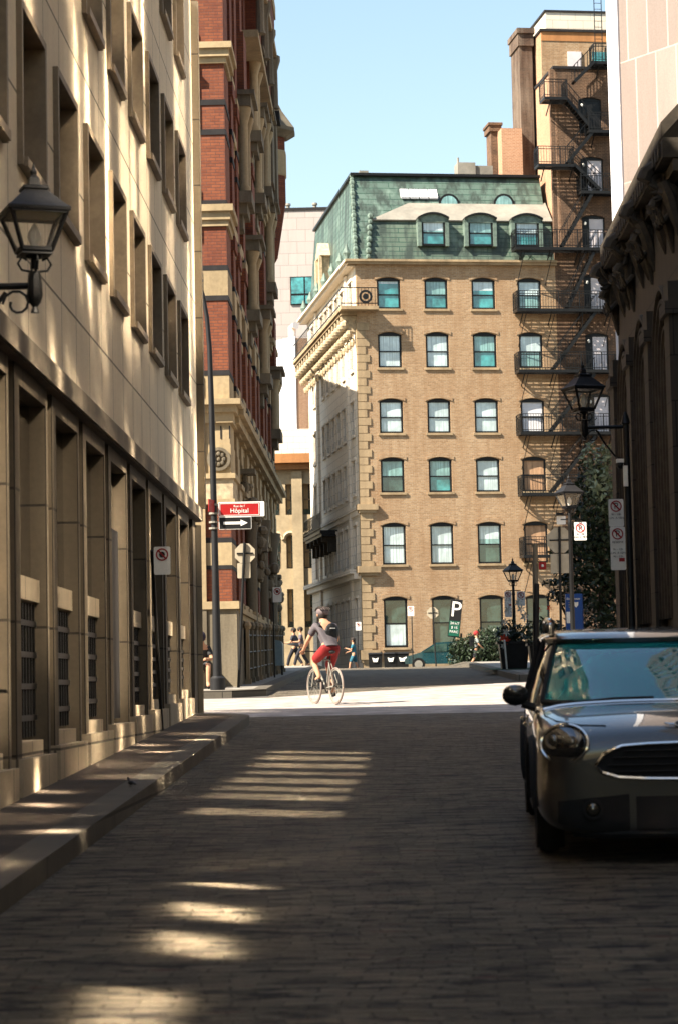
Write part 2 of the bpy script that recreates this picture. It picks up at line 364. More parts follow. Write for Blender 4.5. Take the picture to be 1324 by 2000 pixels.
m_grnd = plain('asphalt_ground', (.06,.056,.05), .9, 0, .3, .5, bs=.3)
def slab(name, poly, h, m, thick=0, label=None, kind='structure'):
    bm = bmesh.new(); vs = [bm.verts.new((x, y, 0)) for x, y in poly]; bm.faces.new(vs)
    ys = [p[1] for p in poly]
    for yb in (52, 88):
        if min(ys) < yb < max(ys):
            bmesh.ops.bisect_plane(bm, geom=bm.verts[:]+bm.edges[:]+bm.faces[:], plane_co=(0, yb, 0), plane_no=(0, 1, 0))
    bmesh.ops.triangulate(bm, faces=bm.faces[:])
    if thick:
        r_ = bmesh.ops.extrude_face_region(bm, geom=bm.faces[:])
        low = [e for e in r_['geom'] if isinstance(e, bmesh.types.BMVert)]
        for v in bm.verts: v.co.z = gz(v.co.y) + h
        for v in low: v.co.z -= thick
    else:
        for v in bm.verts: v.co.z = gz(v.co.y) + h
    bmesh.ops.recalc_face_normals(bm, faces=bm.faces[:])
    if not thick and sum(f.normal.z for f in bm.faces) < 0: bmesh.ops.reverse_faces(bm, faces=bm.faces[:])
    me = bpy.data.meshes.new(name); bm.to_mesh(me); bm.free(); me.materials.append(m)
    return tag(link(name, me), label, None, kind=kind)
slab('ground', [(-700,-60),(700,-60),(700,900),(-700,900)], -.012, m_grnd)
slab('street', [(-2.3,-30),(3.2,-30),(3.2,36.7),(3.6,60),(3.6,112),(-2.6,112),(-2.6,60),(-2.3,36.7)], 0, m_road)
slab('cross_street', [(-60,37.2),(-2.3,36.9),(3.2,36.9),(60,37.2),(60,55.5),(3.4,55.5),(-2.4,46.6),(-60,46.6)], .004, m_cross)
def arc(cx, cy, r, a0, a1, n=8): return [(cx+r*math.cos(R(a0+(a1-a0)*i/n)), cy+r*math.sin(R(a0+(a1-a0)*i/n))) for i in range(n+1)]
# near left pavement with its granite kerb
kx = -2.04
slab('sidewalk', [(-3.7,-30),(kx-.27,-30),(kx-.27,34.2)]+arc(kx-1.47,34.2,1.2,0,90)+[(-40,35.4),(-40,33),(-3.7,33)], .13, m_walk, .15)
slab('sidewalk_kerb', [(kx-.262,-30),(kx,-30),(kx,34.2)]+arc(kx-1.47,34.2,1.47,0,90)+[(-40,35.67),(-40,35.41)]+arc(kx-1.47,34.2,1.208,90,0)+[(kx-.262,34.2)], .136, m_curb, .16)
slab('sidewalk_right', [(3.02,-30),(4.3,-30),(4.3,37.2),(40,38),(40,39),(3.6,39),(3.02,37.5)], .13, m_walk, .15)
# far left pavement before the red brick building
slab('sidewalk_far_left', [(-60,47.9),(-3.4,47.9),(-2.82,48.6),(-2.82,112),(-20,112),(-20,84),(-3.4,83)], .13, m_walk2, .15)
slab('kerb_far_left', [(-60,47.6),(-3.2,47.6),(-2.52,48.4),(-2.52,112),(-2.81,112),(-2.81,48.6),(-3.4,47.89),(-60,47.89)], .138, m_curb, .16)
slab('sidewalk_far_right', [(3.65,57.4),(60,57.4),(60,108),(3.35,108)], .15, m_walk2, .17)
slab('kerb_far_right', [(3.35,56.9),(60,56.9),(60,57.38),(3.64,57.38),(3.34,108.2),(2.9,108.2)], .158, m_curb, .18)
# ------------------------------------------------------------------ near left limestone office building
LB = thing('office_building', 'pale limestone office building with tall narrow ground floor bays along the left pavement', 'building', (-3,36,1))
LX = -2.95
LM = frameM((LX,0,0), (0,1,0), (1,0,0))
def wM(M, root): return wroot(root) @ M
yw = [20.5+2.11*k for k in range(-14, 7)]           # near edge of each window
LTOP = 12.9
rows = [(5.95+2.575*k, 7.27+2.575*k) for k in range(3)]
mb = MB(wM(LM, LB))
wallgrid(mb, -14, 36.55, 4.47, LTOP, [(y+.06, y+1.34) for y in yw], rows, .35)
part('upper_wall', mb, m_lime, LB)
for y in yw:
    for (za, zb) in rows:
        if y < 9: continue
        f = MB(wM(LM, LB)); a, b_, o_ = y, y+1.40, .05
        f.box(a, a+.07, -.3, o_, za-.05, zb+.05); f.box(b_-.07, b_, -.3, o_, za-.05, zb+.05)
        f.box(a+.07, b_-.07, -.3, o_, zb-.02, zb+.05); f.box(a+.07, b_-.07, -.3, o_+.03, za-.05, za+.03)
        fo = part('window', f, m_bronze_shade, LB)
        g = MB(wM(LM, LB)); g.box(a+.07, b_-.07, -.18, -.14, za+.03, zb-.02); part('pane', g, m_dglass, fo)
        g = MB(wM(LM, LB)); g.box(a+.5, a+.55, -.139, -.10, za+.03, zb-.02); part('mullion', g, m_bronze_shade, fo)
mb = MB(wM(LM, LB)); mb.box(-14, 36.62, -.3, .06, 4.27, 4.47); part('ledge_band', mb, m_fas, LB)
mb = MB(wM(LM, LB)); mb.box(-14, 36.58, -.32, .035, 4.255, 4.268); part('soffit', mb, m_sof, LB)
mb = MB(wM(LM, LB)); mb.box(36.45, 36.62, -.35, .12, 4.475, LTOP); part('corner_fin', mb, m_lime2, LB)  # limestone fin, its brown shade put into the colour
mb = MB(); mb.box(-18, -3.4, 19.5, 33.0, LTOP, 15.9); part('roof_shade_block', mb, m_lime2, LB, world=True)  # box added above the view to keep direct sun off the gothic building
# core behind (solid), unseen end wall skewed to let the sun past
mb = MB(); z0 = -.6
mb.prism([(-3.32,-14,z0),(-3.32,36.4,z0),(-24,23.4,z0),(-24,-14,z0)], (0,0,LTOP-z0-.1)); part('core', mb, m_lime2, LB, world=True)
mb = MB(); mb.prism([(LX+.04,36.5,z0),(-24.6,23.0,z0),(-24.5,22.7,z0),(-3.33,36.15,z0)], (0,0,4.8)); part('end_wall', mb, m_lime2, LB, world=True)
GX = -3.0
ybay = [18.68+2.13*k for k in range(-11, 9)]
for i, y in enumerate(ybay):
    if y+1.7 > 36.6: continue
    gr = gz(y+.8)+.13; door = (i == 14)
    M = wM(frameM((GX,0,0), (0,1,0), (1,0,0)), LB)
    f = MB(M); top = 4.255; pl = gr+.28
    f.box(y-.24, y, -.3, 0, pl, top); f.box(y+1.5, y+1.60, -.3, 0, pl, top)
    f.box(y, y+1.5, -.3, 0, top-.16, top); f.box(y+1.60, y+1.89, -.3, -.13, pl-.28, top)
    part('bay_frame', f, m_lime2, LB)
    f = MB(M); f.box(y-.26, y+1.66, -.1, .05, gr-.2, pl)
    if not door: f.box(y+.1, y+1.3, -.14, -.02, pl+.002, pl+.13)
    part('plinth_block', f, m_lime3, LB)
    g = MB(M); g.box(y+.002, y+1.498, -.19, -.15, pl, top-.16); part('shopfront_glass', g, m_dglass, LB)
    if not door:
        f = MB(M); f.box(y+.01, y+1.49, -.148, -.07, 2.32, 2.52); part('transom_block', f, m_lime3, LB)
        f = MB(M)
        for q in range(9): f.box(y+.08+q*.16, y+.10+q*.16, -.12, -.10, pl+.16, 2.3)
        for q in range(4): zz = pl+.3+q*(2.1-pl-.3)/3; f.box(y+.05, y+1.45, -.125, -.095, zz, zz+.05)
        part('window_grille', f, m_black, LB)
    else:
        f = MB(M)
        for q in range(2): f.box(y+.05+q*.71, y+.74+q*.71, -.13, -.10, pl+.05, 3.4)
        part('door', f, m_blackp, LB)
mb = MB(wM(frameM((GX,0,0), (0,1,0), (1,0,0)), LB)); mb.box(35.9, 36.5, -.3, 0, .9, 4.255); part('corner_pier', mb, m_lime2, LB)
# ------------------------------------------------------------------ unseen office off the right side, panes shaped to throw sun patches
RB = thing('office_building', 'unseen office building off the right edge with windows shaped to reflect sun onto the street', 'building', (8,10,8))
random.seed(11)
def rowcols(y0, y1):
    cols = []; yy = y0
    while yy < y1-1:
        w_ = random.uniform(.5,.95); cols.append((yy, yy+w_)); yy += w_+random.choice((.35,.42,.7))
    return cols
def bow_pane(X, ya, yb, za, zb, tx, tz, bow, m_=None):
    g = MB(); c = Vector((X+.06, (ya+yb)/2, (za+zb)/2)); hy = (yb-ya)/2-.02; hz = (zb-za)/2-.02; ny, nz = 6, 6; vs = []
    for p in range(nz+1):
        for q in range(ny+1):
            s_ = -1+2*q/ny; t_ = -1+2*p/nz; vs.append((c.x+tx*s_*hy+tz*t_*hz+bow*(s_*s_+t_*t_), c.y+s_*hy, c.z+t_*hz))
    g.add(vs, [(p*(ny+1)+q, p*(ny+1)+q+1, (p+1)*(ny+1)+q+1, (p+1)*(ny+1)+q) for p in range(nz) for q in range(ny)])
    return part('window', g, m_ or m_mirror, RB, world=True, smooth=True)
rrA = [(5.6,7.1),(7.85,8.75),(9.3,12.4),(13.7,16.5),(17.1,20.7),(21.3,25.4)]
nearcols = [(-13,-12.3),(-11.6,-10.8),(-10.2,-9.4),(-8.6,-7.9),(-7.3,-6.5),(-5.9,-5.2),(-4.6,-3.8),(-3.2,-2.4),(-1.9,-1.2),(-.6,.2),(.8,1.5),(2.1,2.9),(3.5,4.2),
  (5.3,6.6),(7.3,8.3),(8.6,9.5),(9.95,10.45),(11.0,11.7),(12.2,12.8),(13.4,14.2),(14.9,15.5),(16.5,17.1),(17.5,18.0),(18.5,19.2),(19.7,20.1),(20.8,21.5),(22.1,22.9),(23.4,24.0),(24.6,25.4)]
rrB = [(10.4,12.6),(13.2,15.6),(16.1,19.0),(19.5,23.6)]
for X, y0, y1, zb_, rr_ in ((4.0,-15,26.3,-.8,rrA), (5.6,26.3,36.5,9.7,rrB)):
    cols = rowcols(y0+1, y1-.5) if X > 5 else nearcols; M = wM(frameM((X,0,0), (0,1,0), (-1,0,0)), RB)
    mb = MB(M); wallgrid(mb, y0, y1, zb_, 26, cols, rr_, .3); part('facade', mb, m_office, RB)
    mb = MB(); mb.box(X+.31, 20, y0, y1-.01, zb_, 25.9); part('core', mb, m_office, RB, world=True)
    for j, (za, zb) in enumerate(rr_):
        for (ya, yb) in cols:
            if X == 4 and j == 0:
                blind = not (5 < ya < 10.6 or 14.5 < ya < 25)  # added blinds leave only the panes that light the road
            else: blind = random.random() < .12
            if blind:
                g = MB(); g.box(X+.05, X+.09, ya, yb, za, zb); part('window_blind', g, m_bronze_shade, RB, world=True); continue
            if X == 4 and j == 0 and ya < 12:
                g = MB(); g.box(X+.04, X+.09, ya, yb, 6.55, zb); part('window_blind', g, m_bronze_shade, RB, world=True); zq = 6.55
            else: zq = zb
            k_ = .15 if (X == 4 and j == 0) else 1
            bow_pane(X, ya, yb, za, zq, random.gauss(0,.012)*k_, random.gauss(0,.010)*k_, (-.0024 if ya < 12 else .0004) if (X == 4 and j == 0) else random.uniform(-.004,.004), m_mirror2 if (X == 4 and j < 2) else m_mirror)
# ------------------------------------------------------------------ dark gothic building at the right edge
GB = thing('gothic_building', 'dark carved stone gothic building with arched mouldings at the right edge', 'building', (4,37,1))
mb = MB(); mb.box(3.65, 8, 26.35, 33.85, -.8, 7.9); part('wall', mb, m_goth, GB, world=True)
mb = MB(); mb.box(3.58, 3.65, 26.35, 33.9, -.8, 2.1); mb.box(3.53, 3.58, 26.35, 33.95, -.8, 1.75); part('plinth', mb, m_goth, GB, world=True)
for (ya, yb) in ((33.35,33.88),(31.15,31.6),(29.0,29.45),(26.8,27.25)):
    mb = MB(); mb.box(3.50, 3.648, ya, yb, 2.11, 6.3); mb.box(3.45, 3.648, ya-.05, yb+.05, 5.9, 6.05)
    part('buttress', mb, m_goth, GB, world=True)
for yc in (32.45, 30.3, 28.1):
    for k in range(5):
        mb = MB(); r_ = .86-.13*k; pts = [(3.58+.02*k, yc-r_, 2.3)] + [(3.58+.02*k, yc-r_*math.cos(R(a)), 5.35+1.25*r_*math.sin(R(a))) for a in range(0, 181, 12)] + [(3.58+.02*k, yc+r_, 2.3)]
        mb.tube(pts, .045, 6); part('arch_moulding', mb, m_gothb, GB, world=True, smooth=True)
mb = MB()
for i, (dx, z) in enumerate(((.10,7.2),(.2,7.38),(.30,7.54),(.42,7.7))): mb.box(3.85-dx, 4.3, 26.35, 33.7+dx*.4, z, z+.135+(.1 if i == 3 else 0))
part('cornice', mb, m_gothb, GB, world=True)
mb = MB(); mb.prism([(3.42,26.35,7.94),(3.42,33.9,7.94),(5.2,33.9,9.8),(5.2,26.35,9.8)], (0,0,.18)); part('roof_coping', mb, m_gothb, GB, world=True)
random.seed(3)
def scroll(c, r_, turns, y, th=.07, s_=1):
    pts = []; n = 16
    for i in range(n): t = i/n*turns*2*math.pi; q = r_*(1-.75*i/n); pts.append((c[0]-q*math.cos(t)*s_, y, c[1]+q*math.sin(t)))
    return pts
for i in range(4):
    yy = 33.7-2.15*i; mb = MB(); zc = 7.62; q = 3.50
    mb.tube(scroll((q,zc), .19, 1.5, yy), [.10-.004*k for k in range(16)], 8); mb.tube(scroll((q+.04,zc-.33), .12, 1.4, yy+.03), [.075-.003*k for k in range(16)], 8)
    mb.tube([(q+.15,yy,zc-.9),(q+.12,yy,zc-.65),(q+.10,yy,zc-.45),(q+.12,yy,zc-.1),(q+.06,yy,zc+.2)], [.03,.07,.09,.11,.08], 8)
    for k in range(7): mb.tube([(q+.12,yy+(k-3)*.05,zc-.42),(q+.0-.03*(k % 2),yy+(k-3)*.08,zc-.55),(q-.06,yy+(k-3)*.11,zc-.45+.05*(k % 2))], [.04,.032,.012], 6)
    for k in range(6): a = random.uniform(0,6.3); mb.tube([(q+.05,yy-.08,zc-.1),(q-.02+.06*math.cos(a),yy-.14,zc-.1+.16*math.sin(a)),(q-.06+.09*math.cos(a),yy-.16,zc-.05+.24*math.sin(a))], [.035,.032,.012], 6)
    part('carved_corbel', mb, m_gothb, GB, world=True, smooth=True)
for i in range(12):
    yy = 33.4-.6*i
    if i % 4 == 0: continue
    mb = MB(); mb.tube([(3.66,yy,6.85),(3.62,yy,7.05),(3.56,yy,7.3),(3.48,yy,7.5)], [.03,.07,.09,.08], 7); mb.tube(scroll((3.56,7.35), .10, 1.3, yy), [.06-.002*k for k in range(16)], 6); part('small_corbel', mb, m_gothb, GB, world=True, smooth=True)
pts = []
for i in range(27): y = 26.5+i*.27; pts += [(3.40,y,7.74),(3.40,y+.13,7.74),(3.42,y+.13,7.74),(3.42,y+.27,7.74)]
pts += [(3.428,33.79,7.74),(3.428,26.5,7.74)]
mb = MB(); mb.prism(pts, (0,0,.16)); part('dentil_course', mb, m_gothb, GB, world=True)
# ------------------------------------------------------------------ pink granite tower across the junction
PT = thing('granite_tower', 'sunlit pale pink granite tower with vertical panels above the dark cornice', 'building', (6.4,62,1.7))
d = Vector((.606,-.796,0)); nrm = Vector((-.796,-.606,0)); p0 = PY(1212, 900, 62); p0.z = 0
M = wM(frameM((p0.x,p0.y,0), d, nrm), PT)
mb = MB(M); mb.box(.45, 14, -8, 0, 1, 48); part('panel_wall', mb, m_pink, PT)
mb = MB(M); mb.box(0, .449, -8, .06, 1, 48); part('sunlit_white_strip', mb, m_white, PT)  # stronger sunlight on the return put into a white colour
# ------------------------------------------------------------------ buff brick corner building with green mansard
TH = R(9.5); uu = Vector((math.cos(TH), math.sin(TH), 0)); ww = Vector((-math.sin(TH), math.cos(TH), 0))
CC = PY(711, 1286, 118); CC.z = 0
def FV(px, py, v=0):                          # photo pixel -> (u, z) on the plane v metres behind the front
    d = ray(px, py); p = CC + ww*v; t = (p-CAMP).dot(ww)/d.dot(ww); q = CAMP + d*t
    return (q-CC).dot(uu), q.z
GB0 = gz(118)
BB = thing('brick_apartment_building', 'tan brick corner building with green copper mansard roof and arched sash windows', 'building', (CC.x, CC.y, 0), TH)
FM = frameM((0,0,0), (1,0,0), (0,-1,0))       # front: a=u, b towards camera
SM = frameM((0,0,0), (0,1,0), (-1,0,0))       # side: a=v, b to the left
prow = [(541,603),(648,718),(778,846),(893,962),(1021,1103),(1165,1265)]
RW = [(FV(758,b)[1], FV(758,a)[1]) for a, b in prow]            # (sill, crown)
pcol = [(738,784),(831,876),(923,969),(1013,1059)]
CW = [(FV(a,683)[0], FV(b,683)[0]) for a, b in pcol]
dcol = (FV(1143,690)[0], FV(1188,690)[0])
zc = FV(758,508)[1]; uR = FV(1088,700)[0]; uE = FV(1215,700)[0]
mb = MB(FM); wallgrid(mb, 0, uR, 0, zc-.25, CW, RW, .32, .16); part('front_wall', mb, m_tan, BB)
def sash(root, M, a0, a1, z0, z1, arch, mats, back=-.14, door=False, name='window'):
    f = MB(M); t = .10; n = 8; zs = z1-arch
    f.box(a0, a0+t, back-.05, back+.06, z0, zs); f.box(a1-t, a1, back-.05, back+.06, z0, zs); f.box(a0+t, a1-t, back-.05, back+.06, z0, z0+t)
    pts = [(a0, back+.06, zs-.05)] + [(a0+(a1-a0)*i/n, back+.06, zs+arch*(1-(2*i/n-1)**2)-.006) for i in range(n+1)] + [(a1, back+.06, zs-.05)]
    f.prism(pts, (0,-.11,0)); zm = (z0+zs)/2
    f.box(a0+t, a1-t, back-.04, back+.03, zm-.03, zm+.03)
    o = part(name, f, m_black, root)
    g = MB(M); g.box(a0+t, a1-t, back-.045, back-.02, zm+.031, zs-.051); part('pane', g, mats[0], o)
    g = MB(M); g.box(a0+t, a1-t, back-.045, back-.025, z0+t, zm-.031); part('pane', g, mats[1], o)
    if mats[0] in (m_teal, m_bteal) and random.random() < .7:
        hb = random.uniform(.15,.85); g = MB(M); g.box(a0+t+.02, a1-t-.02, back-.0195, back-.016, zs-.05-(zs-.05-zm)*hb, zs-.052); part('roller_blind', g, m_blind, o)
    return o
T_, B_, BT, DG = m_teal, m_blind, m_bteal, m_teald
pan = [[(T_,T_),(BT,T_),(T_,T_),(B_,BT)], [(B_,B_),(B_,B_),(BT,T_),(B_,BT)], [(B_,B_),(B_,B_),(B_,B_),(m_white,m_white)],
       [(BT,DG),(BT,T_),(B_,B_),(m_plank,m_plank)], [(B_,B_),(B_,B_),(BT,DG),(m_plank,m_plank)], [(DG,DG),(DG,DG),(DG,DG),(DG,DG)]]
for i, (z0, z1) in enumerate(RW):
    for j, (a0, a1) in enumerate(CW):
        o = sash(BB, FM, a0, a1, z0, z1, .16, pan[i][j])
        s_ = MB(FM); s_.box(a0-.1, a1+.1, -.13, .07, z0-.12, z0+.001); part('sill', s_, m_tanst, o)
        s_ = MB(FM); n = 8; am = (a0+a1)/2
        ptsT = [(a0-.12+(a1-a0+.24)*k/n, .0, z1-.16+.20*(1-(2*k/n-1)**2)+.20) for k in range(n+1)]; ptsB = [(a0-.12+(a1-a0+.24)*k/n, .0, z1-.155+.165*(1-(2*k/n-1)**2)) for k in range(n+1)]
        s_.prism(ptsT+ptsB[::-1], (0,.035,0)); part('brick_arch', s_, m_tan, o)
g = MB(FM); a0, a1 = CW[0]; z0 = RW[5][0]; g.box(a0+.12, a1-.12, -.15, -.125, z0+.12, z0+.85*1.0+.35); part('window_screen', g, m_blind, BB)
# corner quoins
z = GB0; k = 0
qt = FV(705,640)[1]
while z < qt:
    ww_ = .62 if k % 2 else .42; mb = MB(FM); mb.box(-.045, ww_, -.3, .045, z+.01, z+.40); part('quoin', mb, m_tanst, BB); z += .42; k += 1
for py, ex, h in ((985,.16,.30),(1106,.22,.34),(1270,.12,.5)):
    zz = FV(715,py)[1]; mb = MB(FM); mb.box(-.05-ex, .72+ex, -.4, .05+ex, zz-h, zz); mb.box(-.05-ex*.5, .72+ex*.5, -.4, .05+ex*.5, zz-h-.15, zz-h-.001)
    part('string_course', mb, m_tanst, BB)
mb = MB(FM); mb.box(-.5, uR+.05, -.32, .22, zc-.25, zc-.12); mb.box(-.6, uR+.05, -.32, .32, zc-.119, zc); part('front_cornice', mb, m_tanst, BB)
mb = MB(FM); mb.box(.05, uR, .0, .03, GB0-.3, GB0+.55); part('base_course', mb, m_tanst, BB)
# left (sunlit) side facade
VL = 19.5; vc = [1.9,4.9,6.9,9.0,11.0,12.9,16.8]; scol = [(v-.45, v+.45) for v in vc]
mb = MB(SM); wallgrid(mb, .33, VL, 0, zc-.25, scol, [(a+.1,b) for a,b in RW], .32, 0); part('side_wall', mb, m_side, BB)
for (z0, z1) in RW:
    for (a0, a1) in scol:
        o = sash(BB, SM, a0, a1, z0+.1, z1, .05, (m_teald, m_teald), -.12)
        s_ = MB(SM); s_.box(a0-.12, a1+.12, -.1, .10, z0-.06, z0+.10); part('sill', s_, m_side, o)
        s_ = MB(SM); s_.box(a0-.16, a0-.04, 0, .07, z0+.11, z1); s_.box(a1+.04, a1+.16, 0, .07, z0+.11, z1); s_.box(a0-.2, a1+.2, 0, .12, z1+.001, z1+.16); part('surround', s_, m_side, o)
for v in (3.3, 15.1):
    mb = MB(SM); mb.box(v-.3, v+.3, 0, .14, GB0, zc-.3); part('pilaster', mb, m_side, BB)
for py, ex in ((985,.18),(1110,.55)):
    zz = FV(715,py)[1]; mb = MB(SM); mb.box(.75, VL+.05, -.1, ex, zz-.22, zz); mb.box(.75, VL, -.1, ex*.6, zz-.5, zz-.221); part('side_string_course', mb, m_side, BB)
mb = MB(SM); mb.box(-.0, VL+.2, -.32, .45, zc-.25, zc-.1); mb.box(-.0, VL+.2, -.32, .62, zc-.099, zc+.02); part('side_cornice', mb, m_side, BB)
m_gold = plain('carved_buff_stone', (.42,.33,.21), .8, 0, .4, 6, bs=.4)
zb = FV(715,602)[1]
def balcony(zb, v0, v1, proj, wrap, mat, cmat, name='balcony'):
    mb = MB(SM); mb.box(v0, v1, 0, proj, zb-.18, zb); mb.box(v0+.05, v1-.05, 0, proj-.1, zb-.34, zb-.181)
    if wrap: mb.M = FM; mb.box(-proj, wrap, 0.01, .75, zb-.18, zb-.001)
    o = part(name, mb, mat, BB)
    mb = MB(SM); n = int((v1-v0)/(.45 if wrap else .2))
    for h in (.12, .95): mb.box(v0, v1, proj-.06, proj-.02, zb+h, zb+h+.05)
    for i in range(n+1): v = v0+(v1-v0)*i/n; mb.box(v-.012, v+.012, proj-.05, proj-.03, zb, zb+.95)
    if wrap:
        mb.M = FM
        for h in (.12, .95): mb.box(-proj, wrap, .68, .72, zb+h, zb+h+.05)
        for i in range(12): a = -proj+(wrap+proj)*i/11; mb.box(a-.012, a+.012, .69, .71, zb, zb+.95)
        mb.disc((wrap*.35,.70,zb+.5), .36, (0,1,0), .04, 16, .24); mb.disc((wrap*.35,.70,zb+.5), .16, (0,1,0), .04, 12)
    part('railing', mb, m_black, o)
    i = 0; v = v0+.5
    while v < v1:
        c = MB(SM); c.box(v-.14, v+.14, 0, proj*.85, zb-.62, zb-.35); c.box(v-.12, v+.12, 0, proj*.5, zb-1.2, zb-.62)
        if cmat is m_gold: c.ball((v, proj*.62, zb-.8), .26, 8, (1,1,1.1)); c.ball((v, proj*.38, zb-1.25), .2, 8, (1,1,1.3)); c.ball((v, proj*.2, zb-1.75), .13, 6, (1,1,2))
        part('bracket', c, cmat, o); v += 1.05 if cmat is m_gold else 1.6
balcony(zb, 0, VL, .95, 1.05, m_tanst, m_gold)
balcony(FV(700,1012)[1], 8.5, 15.5, 1.0, 0, m_black, m_gothb)
# copper mansard
zr = FV(850,346,2.6)[1]; uL = FV(688,347,2.6)[0]
BV = frameM((0,0,0), (1,0,0), (0,1,0))        # a=u, b=v
def slope(mb, p):                              # quad with thickness
    mb.prism(p, (0,0,-.12))
mb = MB(); U2 = uR-.1; V2 = VL
b0 = [(.1,.25,zc),(U2,.25,zc),(U2,V2,zc),(.1,V2,zc)]; t0 = [(uL,2.6,zr),(U2,2.6,zr),(U2,V2-2,zr),(uL,V2-2,zr)]
mb.add(b0+t0, [(0,1,5,4),(1,2,6,5),(2,3,7,6),(3,0,4,7),(4,5,6,7),(0,3,2,1)]); part('mansard_roof', mb, m_copper, BB)
mb = MB(); mb.box(uL-.15, U2, 2.35, V2-2, zr, zr+.14); part('roof_coping', mb, m_black, BB)
z1 = FV(800,430,.6)[1]; z2 = FV(850,393,1.9)[1]; us = FV(718,470,.4)[0]
mb = MB(); mb.add([(us-.1,.12,zc+.02),(uR,.12,zc+.02),(uR,1.5,zc+.02),(us,1.5,zc+.02),(us+.25,.65,z1),(uR,.65,z1),(uR,1.6,z1),(us+.35,1.6,z1)], [(0,1,5,4),(1,2,6,5),(3,0,4,7),(4,5,6,7),(2,3,7,6),(0,3,2,1)]); part('mansard_skirt', mb, m_copper2, BB)
ug = FV(805,393,1.9)[0]; mb = MB(); mb.add([(us+.2,.50,z1+.005),(uR+.05,.50,z1+.005),(uR+.05,2.0,z2),(ug,2.0,z2),(us+.2,.52,z1-.05),(uR+.05,.52,z1-.05),(uR+.05,2.3,z1-.05),(us+1.2,2.3,z1-.05)], [(0,1,2,3),(0,4,5,1),(1,5,6,2),(3,7,4,0),(4,7,6,5),(2,6,7,3)]); part('shed_roof', mb, m_zinc, BB)
for (pa, pb) in ((821,867),(912,960),(1003,1050)):
    a0 = FV(pa,450,.25)[0]; a1 = FV(pb,450,.25)[0]; y0 = FV(850,480,.25)[1]; y1 = FV(850,425,.25)[1]
    f = MB(); f.box(a0-.2, a0, .0, 1.6, y0-.05, y1-.12); f.box(a1, a1+.2, .0, 1.6, y0-.05, y1-.12)
    n = 10; top = [(a0-.2+(a1-a0+.4)*i/n, -.0, y1-.12+.26*(1-(2*i/n-1)**2)) for i in range(n+1)]
    f.prism(top+[(a1+.2,0,y1-.3),(a0-.2,0,y1-.3)], (0,1.8,0)); do = part('dormer', f, m_copl, BB)
    h = MB(); h.prism([(p[0]*1.0, -.14, p[2]) for p in top]+[(p[0], -.14, p[2]+.09) for p in top[::-1]], (0,2.1,0)); part('dormer_hood', h, m_black, do)
    w_ = sash(BB, frameM((0,.12,0),(1,0,0),(0,-1,0)), a0, a1, y0-.03, y1-.02, .14, (B_ if pa > 1000 else BT, T_), .02); w_.parent = do; w_.name = 'dormer_window'
for pc in (875, 982):
    uc, zz = FV(pc, 392, 2.0); f = MB(); f.disc((uc, 2.6, zz-.22), .58, (0,-1,0), .75, 20); o = part('oval_dormer', f, m_black, BB)
    f = MB(); f.disc((uc, 1.9, zz-.22), .46, (0,-1,0), .06, 20); part('pane', f, m_bteal, o)
f = MB(); a0, zz0 = FV(780,390,2.1); a1, zz1 = FV(852,373,2.3)
for i in range(4): f.prism([(a0+(a1-a0)*i/4+.03, 1.85, zz0), (a0+(a1-a0)*(i+1)/4-.03, 1.85, zz0), (a0+(a1-a0)*(i+1)/4-.03, 2.3, zz1), (a0+(a1-a0)*i/4+.03, 2.3, zz1)], (0,-.03,.10))
part('skylight', f, m_white, BB)
# carved copper scrolls on the hip
random.seed(4)
f = MB()
for i in range(24):
    t = i/23; p = Vector((.1+(uL-.1)*t, .25+2.35*t, zc+(zr-zc)*t)); f.ball(p+Vector((-.05,-.06,0)), .13+.05*(i % 3 == 0), 6)
part('hip_ornament', f, m_copl, BB, smooth=True); f = MB()
for i in range(8):
    t = i/7; f.ball((us+.0+.25*t-.05, .12+.5*t-.05, zc+.2+(z1-zc)*t), .14+.04*(i % 2), 6)
part('hip_ornament', f, m_copl, BB, smooth=True)
# stone pediments and cresting seen along the side roof
for v in (11.5,):
    f = MB(SM); f.box(v-.8, v+.8, -1.4, .28, zc+.02, zc+2.3); f.prism([(v-1.05,.4,zc+2.3),(v+1.05,.4,zc+2.3),(v,.4,zc+3.2)], (0,-1.9,0)); f.box(v-.95, v-.6, .28, .45, zc+.03, zc+2.3); f.box(v+.6, v+.95, .28, .45, zc+.03, zc+2.3)
    do = part('side_dormer', f, m_gold, BB)
    g = MB(SM); g.box(v-.5, v+.5, .28, .31, zc+.3, zc+2.0); part('pane', g, m_bteal, do)
for v in (0.6, 3, 6, 9, 12, 15, 18):
    f = MB(SM); f.lathe([(.18,0),(.12,.2),(.22,.45),(.1,.75),(.03,.95)], (v,.4,zc+.02), 8); part('finial', f, m_copl, BB, smooth=True)
f = MB(SM); f.box(.5, VL-.5, -1.0, -.6, zc+.02, zc+.03)
# main core
mb = MB(); mb.box(.33, uR-.02, .33, VL, 0, zc-.26); part('core', mb, m_brown, BB)
mb = MB(); a, zz = FV(702,346,4); b_, zt = FV(719,333,4); mb.box(a, b_, 4, 4.8, zr, zt); part('roof_vent', mb, m_zinc, BB)
